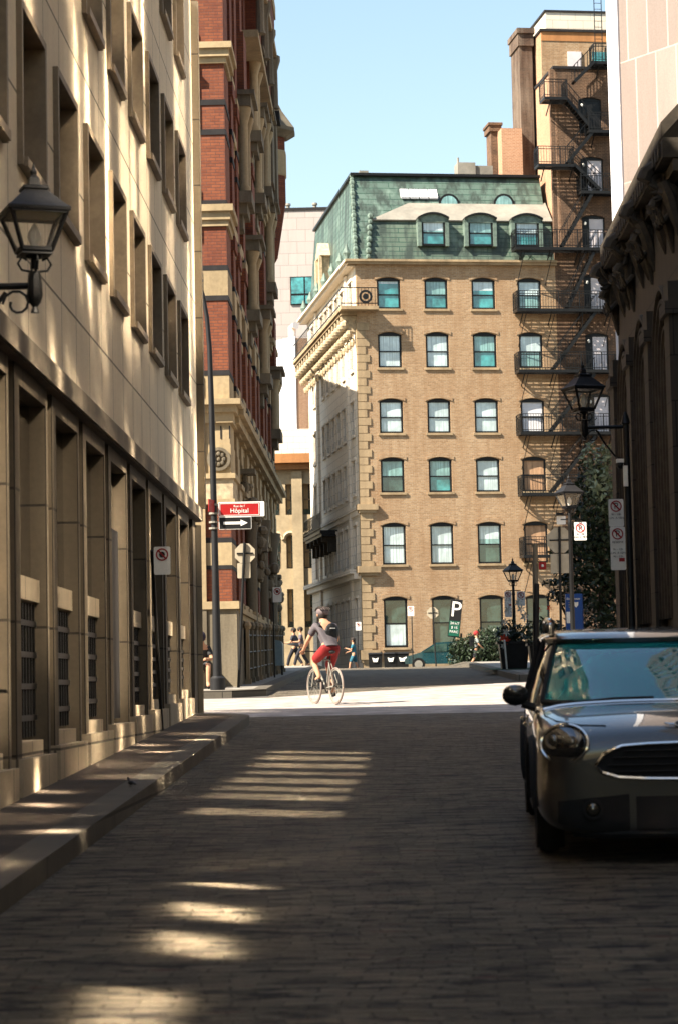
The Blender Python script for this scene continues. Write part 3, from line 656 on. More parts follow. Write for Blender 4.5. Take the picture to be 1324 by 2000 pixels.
# ------------------------------------------------------------------ sooty brick tower with doors, right of it
BT2 = thing('brick_tower_building', 'tall sooty brown brick building with rooftop chimney beside the tan brick building', 'building', (CC.x, CC.y, 0), TH)
uT = FV(1082,200)[0]; zt1 = FV(1130,130)[1]
pd = [(190,262),(306,380),(420,492),(535,608),(650,728),(768,845)]
DR = [(FV(1165,b)[1]+.02, FV(1165,a)[1]) for a, b in pd]
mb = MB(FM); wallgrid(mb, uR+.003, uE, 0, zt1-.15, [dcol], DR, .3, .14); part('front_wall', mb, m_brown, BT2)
for i, (z0, z1) in enumerate(DR):
    f = MB(FM); a0, a1 = dcol; n = 8
    f.box(a0, a0+.42, -.16, -.10, z0, z1-.14); pts = [(a0,-.10,z1-.2)]+[(a0+(a1-a0)*k/n, -.10, z1-.145+.14*(1-(2*k/n-1)**2)) for k in range(n+1)]+[(a1,-.10,z1-.2)]; f.prism(pts, (0,-.06,0)); f.box(a1-.08, a1, -.16, -.1, z0, z1-.2)
    o = part('door_frame', f, m_black, BT2); g = MB(FM); g.box(a0+.42, a1-.08, -.15, -.12, z0, z1-.2); part('door', g, m_black if i == 0 else m_grey, o)
    g = MB(FM); g.ball((a0+.2,-.04,z1-.45), .07, 6, (1,1,1.5)); part('lamp_shade', g, m_whites, o)
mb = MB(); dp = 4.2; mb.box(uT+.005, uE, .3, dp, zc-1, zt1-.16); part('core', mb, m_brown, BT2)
mb = MB(); mb.box(uT, uT+.004+.2, .0, dp, zc+.3, zt1-.15); part('side_wall', mb, m_pinkr, BT2)
mb = MB(FM); mb.box(uT-.06, uE, -dp-.05, .06, zt1-.149, zt1); part('parapet', mb, m_bband, BT2)
u2, z2t = FV(1055, 57, 4.3); _, z2o = FV(1055, 80, 4.3)
mb = MB(); mb.box(u2, u2+16, 4.25, 7.8, zt1-6, z2o); part('upper_block', mb, m_tan, BT2)
mb = MB(); mb.box(u2, u2+16, 4.22, 7.8, z2o+.001, z2t-.15); part('upper_band', mb, m_orange, BT2)
mb = MB(); mb.box(u2-.012, u2-.001, 4.25, 7.8, zt1-9, z2t-.15); part('upper_side', mb, m_pinkr, BT2)
mb = MB(); mb.box(u2-.08, u2+16, 4.15, 7.85, z2t-.149, z2t); part('upper_coping', mb, m_bband, BT2)
a0, za = FV(1108,130,4.2); a1, zb_ = FV(1134,101,4.2)
for (p0_, p1_, m_) in (((1108,130),(1134,101),m_grey), ((1156,130),(1190,102),m_teal)):
    a0, za = FV(*p0_,4.2); a1, zb_ = FV(*p1_,4.2); f = MB(); f.box(a0, a1, 4.19, 4.24, za, zb_); part('upper_window', f, m_, BT2)
u3, z3 = FV(1063, 25, 8.0); mb = MB(); mb.box(u3, u3+16, 7.86, 14, z2t-3, z3); part('penthouse', mb, m_side, BT2)
mb = MB(); mb.box(u3-.08, u3+16, 7.8, 14, z3+.001, z3+.12); part('penthouse_coping', mb, m_bband, BT2)
a0, zt = FV(1012,56,5.5); a1, _ = FV(1037,56,5.5); mb = MB(); mb.box(a0, a1, 5.5, 7.6, zr-3, zt-1.0); mb.box(a0-.08, a1+.08, 5.4, 7.7, zt-1.0, zt-.3); mb.box(a0-.14, a1+.14, 5.3, 7.8, zt-.299, zt); part('chimney', mb, m_soot, BT2)
# small rooftop things on the mansard building
a0, zt = FV(978,250,5); a1, _ = FV(1008,250,5); mb = MB(); mb.box(a0, a1+.3, 5, 7.5, zr-1, zt); part('rooftop_block', mb, m_pinkr, BB)
a0, zt = FV(957,240,6); a1, _ = FV(974,240,6); mb = MB(); mb.box(a0, a1, 6, 7.2, zr-1, zt-.5); mb.box(a0-.1, a1+.1, 5.9, 7.3, zt-.499, zt-.15); mb.box(a0-.16, a1+.16, 5.84, 7.36, zt-.149, zt); part('rooftop_chimney', mb, m_brown, BB)
a0, zt = FV(893,322,4); a1, _ = FV(962,322,4); mb = MB(); mb.box(a0, a0+1, 4, 5, zr-.5, zt+.15); mb.box(a0+1.02, a1, 4.1, 5.4, zr-.5, zt); mb.tube([(a0+.1,4.4,zr),(a0+.1,4.4,zt+.5)], .06); part('rooftop_plant', mb, m_zinc, BB)
# ------------------------------------------------------------------ fire escape
FE = thing('fire_escape', 'black iron fire escape with landings, railings and stairs zigzagging down the brick wall', 'fire escape', (CC.x, CC.y, 0), TH)
uf0 = FV(1003,700)[0]; uf1 = FV(1200,700)[0]
def railing(mb, a0, a1, b0, b1, z, step=.14, h=.95):
    n = max(1, int(math.hypot(a1-a0, b1-b0)/step))
    for hh in (h, h*.85, .1): mb.bar((a0,b0,z+hh), (a1,b1,z+hh), .035)
    for i in range(n+1): t = i/n; a = a0+(a1-a0)*t; b = b0+(b1-b0)*t; mb.bar((a,b,z), (a,b,z+h), .05 if i % 8 == 0 else .018)
def landing(a0, a1, z, pr=1.05, hang=True):
    mb = MB(FM); mb.box(a0, a1, pr-.08, pr, z-.16, z); mb.box(a0, a1, .04, .1, z-.12, z); mb.box(a0, a0+.07, .1, pr-.08, z-.14, z); mb.box(a1-.07, a1, .1, pr-.08, z-.14, z)
    b = .14
    while b < pr-.1: mb.box(a0+.07, a1-.07, b, b+.035, z-.05, z-.01); b += .075
    o = part('landing', mb, m_black, FE)
    mb = MB(FM); railing(mb, a0+.02, a1-.02, pr-.03, pr-.03, z); railing(mb, a0+.02, a0+.02, .06, pr-.06, z); railing(mb, a1-.02, a1-.02, .06, pr-.06, z); part('railing', mb, m_black, o)
    mb = MB(FM)
    a = a0+.35
    while a < a1:
        mb.bar((a,.02,z-.75), (a,pr-.1,z-.15), .05)
        if hang and a < a0+4.5: mb.bar((a+.05,pr-.05,z-1.9 if hang == 2 else z-.1), (a+.05,pr-.05,z-.1), .03)
        if hang: mb.bar((a+.2, pr-.1, z-.1), (a-.1+.0, .02, z-1.9), .028)
        a += 1.55; part('bracket', mb, m_black, o); mb = MB(FM)
def stair(pa, za, pb, zb_, b0=.35, b1=.95):
    mb = MB(FM)
    for b in (b0, b1):
        mb.bar((pa,b,za), (pb,b,zb_), .04, .16); mb.bar((pa,b,za+.9), (pb,b,zb_+.9), .035)
        for i in range(7): t = i/6; mb.bar((pa+(pb-pa)*t,b,za+(zb_-za)*t), (pa+(pb-pa)*t,b,za+(zb_-za)*t+.9), .02)
    n = 12
    for i in range(n): t = (i+.5)/n; mb.box(pa+(pb-pa)*t-.11, pa+(pb-pa)*t+.11, b0, b1, za+(zb_-za)*t-.02, za+(zb_-za)*t+.01)
    part('stair', mb, m_black, FE)
lz = [FV(1100,y)[1] for y in (490,609,727,847,965,1085)]
for i, z in enumerate(lz):
    a1 = uf1 if i < 4 else (uf1 if i == 4 else FV(1075,1080)[0]); landing(uf0+.06*i*0, a1, z)
for (x0,y0_,x1,y1_) in ((1150,500,1100,607),(1156,612,1073,725),(1152,735,1068,846),(1157,852,1070,963),(1152,376,1089,448+40)):
    a0, za = FV(x0,y0_); a1, zz = FV(x1,y1_); stair(a0, za, a1, zz)
for (x0,x1,y) in ((1140,1192,262),(1125,1192,380)):
    landing(FV(x0,y)[0], FV(x1,y)[0], FV(1150,y)[1], 1.0, False)
landing(FV(1052,200)[0], FV(1097,200)[0], FV(1075,200)[1], 1.2, False); landing(FV(1042,330)[0], FV(1112,330)[0], FV(1075,328)[1], 1.0, False)
stair(*FV(1095,198), *FV(1147,260)); stair(*FV(1150,264), *FV(1100,325)); stair(*FV(1111,327), *FV(1163,378))
a0, z = FV(1148,130,3.9); landing(FV(1150,130,0)[0], FV(1182,130,0)[0], FV(1165,128,0)[1], .9, False); stair(*FV(1113,168), *FV(1150,130))
f = MB(FM); x0, zt = FV(1153,3); x1, _ = FV(1167,3); zl = FV(1160,128)[1]
for x in (x0, x1): f.bar((x,.6,zl), (x,.6,zt), .04)
for i in range(14): f.bar((x0,.6,zl+.3+i*.33), (x1,.6,zl+.3+i*.33), .025)
part('ladder', f, m_black, FE)
# ------------------------------------------------------------------ red brick bank-like building
RDB = thing('red_brick_building', 'ornate red brick building with cream stone bands and black stripes on the far left', 'building', (-3.5,51,1.5))
FY = 51.0; XF = -3.62; YE = 74.5; ZT = 24
def zp(py, px=430): return PY(px, py, FY).z
mb = MB(); mb.box(-26, XF, FY+.25, 69, .6, ZT-.02); mb.box(-26, XF, 69.001, YE, .6, 19); part('wall', mb, m_red, RDB, world=True)
def pier(x0, x1, y0, y1, parts_, name='pier'):
    """one pier: list of (z0,z1,material,extra)"""
    mats = []; mb = MB()
    for (z0, z1, m_, ex) in parts_:
        if m_ not in mats: mats.append(m_)
        mb.cur = mats.index(m_); mb.box(x0-ex, x1+ex, y0-ex, y1+ex, z0, z1)
    return part(name, mb, mats, RDB, world=True)
def zl(lst): return [(zp(b), zp(a)-.001, m_, ex) for (a, b, m_, ex) in lst]
seg = zl([(1190,1345,m_sand2,.10),(1175,1190,m_cream,.16),(1112,1175,m_red,0),(1104,1112,m_bband,.01),(1060,1104,m_cream,.01),(1050,1060,m_bband,.01),(985,1050,m_red,0),
    (975,985,m_cream,.1),(935,975,m_gold,.06),(925,935,m_cream,.12),(868,925,m_cream,.02),(826,868,m_cream,.0),(806,826,m_cream,.08),(792,806,m_cream,.16),(781,792,m_cream,.27),
    (733,781,m_cream,.01),(723,733,m_bband,.02),(587,723,m_red,0),(577,587,m_bband,.02),(528,577,m_cream,.015),(518,528,m_bband,.02),(442,518,m_red,0),(430,442,m_cream,.05),(414,430,m_cream,.10),(401,414,m_cream,.17),
    (391,401,m_bband,.02),(263,391,m_red,0),(252,263,m_bband,.02),(205,252,m_red,0),(194,205,m_bband,.02),(124,194,m_red,0),(112,124,m_cream,.06),(97,112,m_cream,.13),(85,97,m_cream,.2),(-220,85,m_red,0)])
seg[-1] = (seg[-1][0], ZT, m_red, 0)
cx0 = PY(397, 650, FY).x; cx1 = PY(446, 650, FY).x
pier(cx0, cx1, FY, FY+1.5, seg, 'corner_pier')
XP = cx1
# recessed front wall left of the corner pier, with cream blocks and dark slits
mb = MB(); mb.box(-14, cx0-.3, FY+.12, FY+.25, .6, ZT); part('front_wall', mb, m_red, RDB, world=True)
for (ya, yb, m_, ex) in ((65,85,m_cream,.02),(85,100,m_cream,.12),(100,140,m_cream,.03),(140,150,m_cream,.12),(168,255,m_cream,.02),(370,400,m_cream,.02),(400,412,m_cream,.12),(412,470,m_cream,.02),(530,577,m_cream,.02),(735,780,m_cream,.02),(781,800,m_cream,.22),(800,1180,m_cream,.05),(1180,1345,m_sand2,.12)):
    mb = MB(); mb.box(-13.9, cx0-.005, FY-.02-ex, FY+.119, zp(yb), zp(ya)); part('front_band', mb, m_, RDB, world=True)
mb = MB(); yv = zp(935); mb.disc((cx0+.32, FY-.022, zp(897)), .27, (0,-1,0), .05, 20, .20)
for k in range(8): mb.ball((cx0+.32+.12*math.cos(k*.785), FY-.05, zp(897)+.12*math.sin(k*.785)), .055, 6)
mb.ball((cx0+.32, FY-.05, zp(897)), .05, 6); part('rosette', mb, m_sand2, RDB, world=True, smooth=True)
mb = MB()
for k in (0,1,2): mb.box(cx0+.16+k*.2, cx0+.19+k*.2, FY-.012, FY-.001, zp(857), zp(832))
part('incised_slits', mb, m_bband, RDB, world=True)
# piers, windows and ornament along the street face
ns = 10; pitch = (YE-1.2-(FY+3.2))/(ns-1)
for i in range(ns):
    y = FY+3.2+i*pitch; x0 = XF-.05; x1 = XP-.02
    sg = [(a, b, (m_red if m_ is m_cream and ex in (.05,.10,.06,.13) and a > zp(445) else m_), min(ex, .05) if a > zp(445) else ex) for a, b, m_, ex in seg] if y < 68.5 else [(a, b, m_, ex) for a, b, m_, ex in seg if a < 19]
    pier(x0, x1-.02*(i % 2), y-.42, y+.42, [(a, min(b, ZT if y < 68.5 else 19.2), m_, ex) for a, b, m_, ex in sg])
    if i < ns-1:
        yc = y+pitch/2
        for (ya, yb) in ((1060,1165),(835,930),(605,715),(430,512),(215,380),(20,180)):
            z0, z1 = zp(yb), zp(ya); f = MB(); hw = pitch/2-.62
            f.box(XF, XF+.12, yc-hw-.12, yc-hw, z0, z1); f.box(XF, XF+.12, yc+hw, yc+hw+.12, z0, z1); f.box(XF, XF+.16, yc-hw-.15, yc+hw+.15, z1+.001, z1+.22); f.box(XF, XF+.22, yc-hw-.15, yc+hw+.15, z0-.2, z0-.001)
            wo = part('window', f, m_cream, RDB, world=True)
            g = MB(); g.box(XF, XF+.03, yc-hw, yc+hw, z0, z1); g.box(XF+.031, XF+.06, yc-.03, yc+.03, z0, z1); part('pane', g, m_dglass, wo, world=True)
for (py, pr, h) in ((790,.50,.35),(1185,.22,.25)):
    mb = MB(); z = zp(py); mb.box(XF, XP+.04+pr*.25, FY+.8, YE, z-h, z-h*.45); mb.box(XF, XP+.06+pr*.45, FY+.75, YE+.05, z-h*.449, z); part('cornice', mb, m_cream, RDB, world=True)
mb = MB(); mb.box(XF, XP+.08, FY+.8, YE, .8, zp(1200)); part('base', mb, m_sand2, RDB, world=True)
# carved balconies and columns
random.seed(9)
for (yy, py, h) in ((57.5,265,2.2),(64.5,140,2.2),(70.5,265,2.2),(60.5,480,1.6),(66,560,1.6),(72,640,1.6),(63,20,2.0),(69,40,2)):
    z = zp(py); mb = MB(); x1 = XP+.28
    mb.box(XF, x1, yy-.75, yy+.75, z-.3, z); mb.box(XF, x1-.12, yy-.6, yy+.6, z-.55, z-.301); mb.box(XF, x1-.25, yy-.4, yy+.4, z-.9, z-.551)
    bo = part('bay_balcony', mb, m_sand2, RDB, world=True)
    for s_ in (-.55, .55):
        f = MB(); f.lathe([(.17,0),(.17,.12),(.12,.18),(.125,h*.75),(.12,h*.8),(.22,h*.96),(.22,h)], (x1-.2, yy+s_, z+.001), 10); part('column', f, m_cream, bo, world=True, smooth=True)
    f = MB(); f.box(XF, x1+.02, yy-.8, yy+.8, z+h, z+h+.28); f.box(XF, x1+.12, yy-.88, yy+.88, z+h+.281, z+h+.4); part('canopy', f, m_sand2, bo, world=True)
    f = MB(); f.box(XF, x1-.15, yy-.6, yy+.6, z+h+.4, z+h+2.0); part('bay', f, m_red, bo, world=True)
for (yy, py, s_) in ((56,930,1),(59.5,1000,.8),(62,1060,.9),(66,1080,.85),(70,1090,.9)):
    mb = MB(); z = zp(py)
    for k in range(9): mb.ball((XP+random.uniform(.0,.35)*s_, yy+random.uniform(-.3,.3), z+random.uniform(-.6,.5)*s_), random.uniform(.09,.2)*s_, 7, (1,1,random.uniform(.7,1.5)))
    mb.box(XF, XP+.3*s_, yy-.35, yy+.35, z+.5*s_, z+.62*s_); part('carved_capital', mb, m_sand2, RDB, world=True, smooth=True)
for yy in (58, 63.5, 69):
    mb = MB(); zz = zp(1200); mb.lathe([(.24,0),(.24,.2),(.17,.35),(.15,.5),(.14,2.6),(.15,4.6),(.17,4.9),(.24,5.2),(.26,5.4)], (XP+.05, yy, .9), 12); part('giant_column', mb, m_sand2, RDB, world=True, smooth=True)
# roof line: cornice, stepped gables, corner turret
mb = MB(); mb.box(-26, XP+.35, FY-.2, 69, ZT-.019, ZT+.4); part('roof_cornice', mb, m_sand2, RDB, world=True)
mb = MB(); mb.box(XF, XP+.42, 60, 68.9, 21.0, 24.2); mb.box(XF, XP+.30, 61, 68.4, 19.4, 20.98); part('attic_gable', mb, m_red, RDB, world=True)
for (za, zb_, ex) in ((19.2,19.4,.36),(20.985,21.2,.50),(22.4,22.8,.46),(23.5,23.7,.5)):
    mb = MB(); mb.box(XF, XP+ex, 59.9, 69.0, za, zb_); part('gable_band', mb, m_cream if za != 23.5 else m_bband, RDB, world=True)
for yy in (60.4, 62.9, 65.6, 68.4):
    mb = MB(); mb.lathe([(.16,0),(.12,.1),(.11,1.2),(.2,1.5),(.2,1.65)], (XP+.40,yy,19.42), 8); part('column', mb, m_sand2, RDB, world=True, smooth=True)
tx, tz = PY(548, 268, 72.8).x, PY(548, 268, 72.8).z; tb = PY(546, 500, 72.8).z; tm = PY(540, 390, 72.8).z
mb = MB(); mb.lathe([(.12,tb-.3),(.30,tb),(.62,tm),(.62,tz)], (tx-.45, 73.1, 0), 8, R(22.5)); part('turret', mb, m_red, RDB, world=True)
mb = MB(); mb.lathe([(.70,tz),(.98,tz+.18),(.98,tz+.3),(.55,tz+.9),(.05,tz+1.9)], (tx-.45, 73.1, 0), 8, R(22.5)); part('turret_roof', mb, m_sand2, RDB, world=True)
mb = MB(); mb.lathe([(.64,0),(.66,.05),(.66,.8),(.64,.85)], (tx-.45, 73.1, tm+.8), 8, R(22.5)); part('turret_band', mb, m_cream, RDB, world=True)
for (px, py, yy) in ((533,185,70.9),(541,228,72.2)):
    p = PY(px, py, yy); mb = MB(); mb.box(XF-.4, p.x, yy-.7, yy+.7, p.z-3, p.z-.3); o = part('roof_dormer', mb, m_sand2, RDB, world=True)
    mb = MB(); mb.box(XF-.4, p.x+.12, yy-.8, yy+.8, p.z-.299, p.z); part('dormer_cap', mb, m_bband, o, world=True)
# ------------------------------------------------------------------ buildings further off
HB = thing('stone_office_building', 'plain stone office building set back on the left beyond the red brick building', 'building', (-8,116,2))
z = PY(704, 765, 118).z; top = z + (CC.x+6.3)/math.cos(SUN_PH)*math.tan(SUN_EL)
mb = MB(); mb.box(-24, -6.3, 118-(CC.x+6.3)*math.tan(SUN_PH), 131.0, 1.5, top); part('wall', mb, m_side, HB, world=True)
for k in range(5):
    for q in range(5): f = MB(); f.box(-6.301, -6.26, 117.5+q*2.8, 118.9+q*2.8, 5+k*3.6, 7.2+k*3.6); part('window', f, m_teald, HB, world=True)
AB = thing('arcade_building', 'buff stone building with round arched windows closing the far end of the street', 'building', (-6,150,2))
AY = 150; zt = PY(590, 893, AY).z; mb = MB(frameM((0,AY,0),(1,0,0),(0,-1,0)))
wc = [(PY(a,980,AY).x, PY(b,980,AY).x) for a, b in ((530,548),(558,575),(590,612),(626,648))]
zz = lambda py: PY(590, py, AY).z
m_arc = plain('buff_arcade_stone', (.36,.28,.17), .85, 0, .3, .6, bs=.3)
mb.M = wM(mb.M, AB); wallgrid(mb, -14, 2, .5, zt, wc, [(zz(1005),zz(945)),(zz(1110),zz(1045)),(zz(1225),zz(1150))], .5, 0); part('wall', mb, m_arc, AB)
for (a, b) in wc:
    for k, (ya, yb) in enumerate(((945,1005),(1045,1110),(1150,1225))):
        M = wM(frameM((0,AY,0),(1,0,0),(0,-1,0)), AB); f = MB(M); z0, z1 = zz(yb), zz(ya); f.box(a, a+.08, -.4, -.3, z0, z1); f.box(b-.08, b, -.4, -.3, z0, z1); f.box(a+.08, b-.08, -.4, -.3, (z0+z1)/2-.04, (z0+z1)/2+.04)
        o = part('window', f, m_bronze_shade, AB); g = MB(M); g.box(a, b, -.45, -.41, z0, z1); part('pane', g, m_teald, o)
        g = MB(M); g.box(a+.1, a+(b-a)*.55, -.405, -.38, z0+.1 if k == 1 else z0+.4, z1); part('curtain', g, m_cream, o)
        if k == 1:
            g = MB(M); am = (a+b)/2; r_ = (b-a)/2; g.prism([(a,0,z1)]+[(am-r_*math.cos(R(t)), 0, z1-r_*.9+r_*.9*math.sin(R(t))-.002) for t in range(0,181,15)]+[(b,0,z1)], (0,-.4,0)); part('arch_spandrel', g, m_arc, AB)
            g = MB(M); g.tube([(am-(r_+.14)*math.cos(R(t)), .04, z1-r_*.9+(r_+.14)*math.sin(R(t))) for t in range(0,181,12)], .13, 6); part('arch_moulding', g, m_gold, AB, smooth=True)
mb = MB(wM(frameM((0,AY,0),(1,0,0),(0,-1,0)), AB)); mb.box(-14.2, 2.2, 0, .7, zz(905), zt+.2); mb.box(-14.1, 2.1, 0, .4, zz(917), zz(905)-.01); part('cornice', mb, m_orange, AB)
for px in (583,):
    mb = MB(wM(frameM((0,AY,0),(1,0,0),(0,-1,0)), AB)); x = PY(px,1100,AY).x; mb.box(x-.35, x+.35, 0, .18, 2, zz(920)); part('pilaster', mb, m_arc, AB)
mb = MB(); mb.box(-14, 2, AY+.51, AY+12, .5, zt-.1); part('core', mb, m_arc, AB, world=True)
WB = thing('white_party_wall_building', 'low building with a blank white rendered side wall above the arched stone building', 'building', (-6,175,2))
c0 = PY(578, 660, 175); e0 = PY(520, 700, 168)
mb = MB(); cx, cz = c0.x, c0.z
mb.prism([(cx,175,1),(cx+9,178,1),(cx+3,195,1),(cx-9,186,1)], (0,0,cz-1)); part('wall', mb, m_pinkr, WB, world=True)
mb = MB(); mb.prism([(cx-.02,174.97,cz-9.2),(cx-.02,174.97,cz+.1),(cx-9,185.95,cz+.1),(cx-9,185.95,cz-9.2)], (-.06,-.05,0)); part('rendered_side', mb, m_white, WB, world=True)
x, zq = PY(608, 843, 172).x, PY(608, 843, 172).z; mb = MB(); mb.box(x-8, x, 170, 174, 2, zq); part('annex', mb, m_side, WB, world=True)
mb = MB(); p = PY(571, 640, 180); mb.tube([(p.x,180,p.z-1.5),(p.x,180,p.z),(p.x+.3,179.6,p.z+.1)], .32, 10); part('roof_vent', mb, m_whites, WB, world=True)
TB = thing('office_tower', 'distant beige panelled office tower with a teal ribbon window in the sky gap', 'building', (-12,262,2))
zt = PY(600, 411, 260).z; x0 = PY(480,500,260).x; x1 = PY(760,500,260).x
mb = MB(); mb.box(x0, x1, 260, 285, 2, zt); part('wall', mb, m_farst, TB, world=True)
mb = MB(); mb.box(x0-.1, x1+.1, 259.9, 285.1, zt+.001, zt+.35); part('coping', mb, m_bband, TB, world=True)
a, b = PY(567,541,260), PY(650,594,260); mb = MB(); mb.box(a.x, b.x, 259.85, 259.99, b.z, a.z); o = part('window', mb, m_black, TB, world=True)
for k in range(3):
    for q in (0, 1):
        wd = (b.x-a.x)/3; h = a.z-b.z; g = MB(); g.box(a.x+k*wd+.12, a.x+(k+1)*wd-.06, 259.8, 259.86, b.z+.12+q*h*.36, b.z+h*.32+q*h*.64); part('pane', g, m_teal, o, world=True)
for px in (563, 615):
    p = PY(px, 400, 262); mb = MB(); mb.lathe([(.22,zt+.3),(.22,zt+1.0),(.34,zt+1.05),(.3,zt+1.3)], (p.x,262,0), 8); part('roof_vent', mb, m_zinc, TB, world=True)
# ------------------------------------------------------------------ lanterns and lamp posts
m_clear = clear('lantern_glass', (.75,.62,.45), .15, .14)
m_bulb = plain('frosted_bulb', (.75,.70,.60), .4, 0, .05)
def lantern(root, c, s=1.0, rz=.35):
    """four-sided gas lantern standing on c (bottom of the glass), s scales a 0.44 m wide head"""
    M = wroot(root) @ Matrix.Translation(c) @ Matrix.Rotation(rz, 4, 'Z') @ Matrix.Scale(s, 4)
    f = MB(M); f.lathe([(.34,.29),(.345,.315),(.30,.34),(.12,.475),(.14,.48),(.14,.50),(.06,.52),(.05,.575),(.02,.60)], (0,0,0), 4, R(45)); cap = part('lantern_roof', f, m_blackp, root)
    f = MB(M); f.lathe([(.022,.60),(.028,.63),(.012,.66),(.004,.70)], (0,0,0), 6); part('finial', f, m_blackp, cap)
    f = MB(M); a, b = .115, .215
    for x, y in ((1,1),(1,-1),(-1,-1),(-1,1)): f.bar((a*x,a*y,0), (b*x,b*y,.29), .026)
    for z, q in ((.005,a),(.285,b)):
        for x, y, x2, y2 in ((1,1,1,-1),(1,-1,-1,-1),(-1,-1,-1,1),(-1,1,1,1)): f.bar((q*x,q*y,z), (q*x2,q*y2,z), .03)
    f.lathe([(.17,-.035),(.16,0)], (0,0,0), 4, R(45)); f.lathe([(.05,-.06),(.07,-.036)], (0,0,0), 8); part('lantern_frame', f, m_blackp, root)
    f = MB(M)
    for x, y, x2, y2 in ((1,1,1,-1),(1,-1,-1,-1),(-1,-1,-1,1),(-1,1,1,1)): f.add([(a*x,a*y,.01),(a*x2,a*y2,.01),(b*x2,b*y2,.28),(b*x,b*y,.28)], [(0,1,2,3)])
    part('lantern_glass', f, m_clear, root)
    f = MB(M); f.lathe([(.03,.0),(.035,.06),(.055,.10),(.05,.14),(.02,.20),(.012,.22)], (0,0,0), 8); part('bulb', f, m_bulb, root, smooth=True)
    f = MB(M)
    for k in range(4):
        t = k*math.pi/2; ca, sa = math.cos(t), math.sin(t)
        f.tube([(ca*.03,sa*.03,-.16),(ca*.10,sa*.10,-.15),(ca*.13,sa*.13,-.10),(ca*.10,sa*.10,-.05),(ca*.06,sa*.06,-.07)], .010, 5)
    part('scrollwork', f, m_black, root, smooth=True)
def wall_lamp(px, pyb, Y, xw, label, zoff_arm=-.27, post=False, s=1.0):
    c = PY(px, pyb, Y); t = thing('wall_lantern', label, 'lantern', (xw, Y, c.z-.3), 0, 'black bracket lanterns')
    lantern(t, c, s)
    f = MB(); f.tube([(c.x,c.y,c.z-.05*s),(c.x,c.y,c.z-.14*s)], .03*s, 8); f.lathe([(.03,-.42),(.018,-.38),(.04,-.35),(.055,-.30),(.05,-.22),(.04,-.14)], (c.x,c.y,c.z), 8)
    part('stem', f, m_black, t, world=True, smooth=True)
    za = c.z+zoff_arm*s; sg = 1 if xw > c.x else -1; L = abs(xw-c.x)
    f = MB(); f.tube([(c.x,Y,za),(xw,Y,za)], .024, 8)
    f.tube([(xw-sg*.02,Y,za-.45),(xw-sg*L*.25,Y,za-.40),(xw-sg*L*.5,Y,za-.22),(xw-sg*L*.7,Y,za-.04)], .015, 6)
    f.tube([(c.x+sg*(.12+.10*math.cos(a)*(1-a/12)),Y,za-.12+.10*math.sin(a)*(1-a/12)) for a in [k*.6 for k in range(12)]], .010, 5)
    part('arm', f, m_black, t, world=True, smooth=True)
    return t, c, za
t, c, za = wall_lamp(68, 491, 15, LX, 'large black iron lantern on a bracket at the upper left of the limestone wall', s=.87)
f = MB(); f.box(LX+.001, LX+.03, 14.9, 15.1, za-.55, za+.15); part('wall_plate', f, m_black, t, world=True)
LPY = 32; xpole = XY(1214, LPY).x
t, c, za = wall_lamp(1139, 800, 30.5, PY(1218,838,30.5).x, 'black iron lantern on an arm of the dark pole beside the gothic building', -.26, s=.95)
pxx = PY(1221,838,30.5).x
P2 = thing('lamp_pole', 'dark pole by the gothic building that carries two parking signs and a lantern arm', 'pole', (pxx,30.5,gz(30.5)+.13))
f = MB(); zt = PY(1221,820,30.5).z; f.lathe([(.075,0),(.075,.3),(.05,.4),(.045,zt-gz(30.5)-.2),(.07,zt-gz(30.5)-.18),(.02,zt-gz(30.5)-.02)], (pxx,30.5,gz(30.5)+.13), 10); part('shaft', f, m_black, P2, world=True, smooth=True)
f = MB(); p = PY(1210,908,30.5); f.ball(p, .05, 8, (1,1,1.1)); part('camera_dome', f, m_blackp, P2, world=True, smooth=True)
f = MB(); f.box(p.x-.05, p.x+.05, 30.46, 30.54, p.z+.03, p.z+.08); f.tube([(p.x,30.5,p.z+.05),(pxx,30.5,p.z-.05)], .012); f.box(pxx-.06,pxx+.0,30.40,30.44,p.z-.3,p.z-.02); part('camera_mount', f, m_whites, P2, world=True)
def lamp_post(px, pyb, Y, label, s=1.0, g=.15):
    c = PY(px, pyb, Y); z0 = gz(Y)+g; t = thing('lamp_post', label, 'street lamp', (c.x, Y, z0), 0, 'black lantern posts'); lantern(t, c, s)
    h = c.z-z0; f = MB(); f.lathe([(.14,0),(.14,.35),(.09,.5),(.06,.9),(.045,h-.45),(.06,h-.42),(.045,h-.35),(.035,h-.03)], (c.x,Y,z0), 10); f.bar((c.x-.22,Y,z0+h-.3),(c.x+.22,Y,z0+h-.3),.025); part('post', f, m_black, t, world=True, smooth=True); return t
lamp_post(1001, 1134, 68, 'slim black lantern post rising from the lily planter on the far right pavement')
lamp_post(1111, 990, 54, 'tall black lantern post behind the octagonal sign, with the grey lit roof', 1.12)
# tall street light with the street name signs
b0 = XY(426, 48.6, .13); SL = thing('street_light', 'tall black street light with curved arm holding the red street name sign', 'street lamp', tuple(b0))
f = MB(); tp = [b0, PY(421,1100,48.6), PY(414,800,48.6), PY(410,680,48.6), PY(405,620,48.6), PY(397,575,48.6), PY(390,556,48.6)]
f.tube(tp, [.105,.075,.065,.055,.05,.045,.04], 10); f.lathe([(.16,0),(.16,.25),(.11,.3)], b0, 10); part('pole', f, m_blackp, SL, world=True, smooth=True)
f = MB(); p = PY(386,548,48.6); f.ball(p, .13, 8, (1.1,1.4,.55)); part('lamp_head', f, m_blackp, SL, world=True, smooth=True)
f = MB(); f.ball(p-Vector((0,.02,.05)), .09, 8, (1,1.2,.6)); part('lamp_lens', f, m_whites, SL, world=True, smooth=True)
for py in (986,1003,1020,1032):
    f = MB(); q = PY(418,py,48.6); f.lathe([(.10,-.02),(.10,.02)], q, 10); part('clamp', f, m_zinc, SL, world=True)
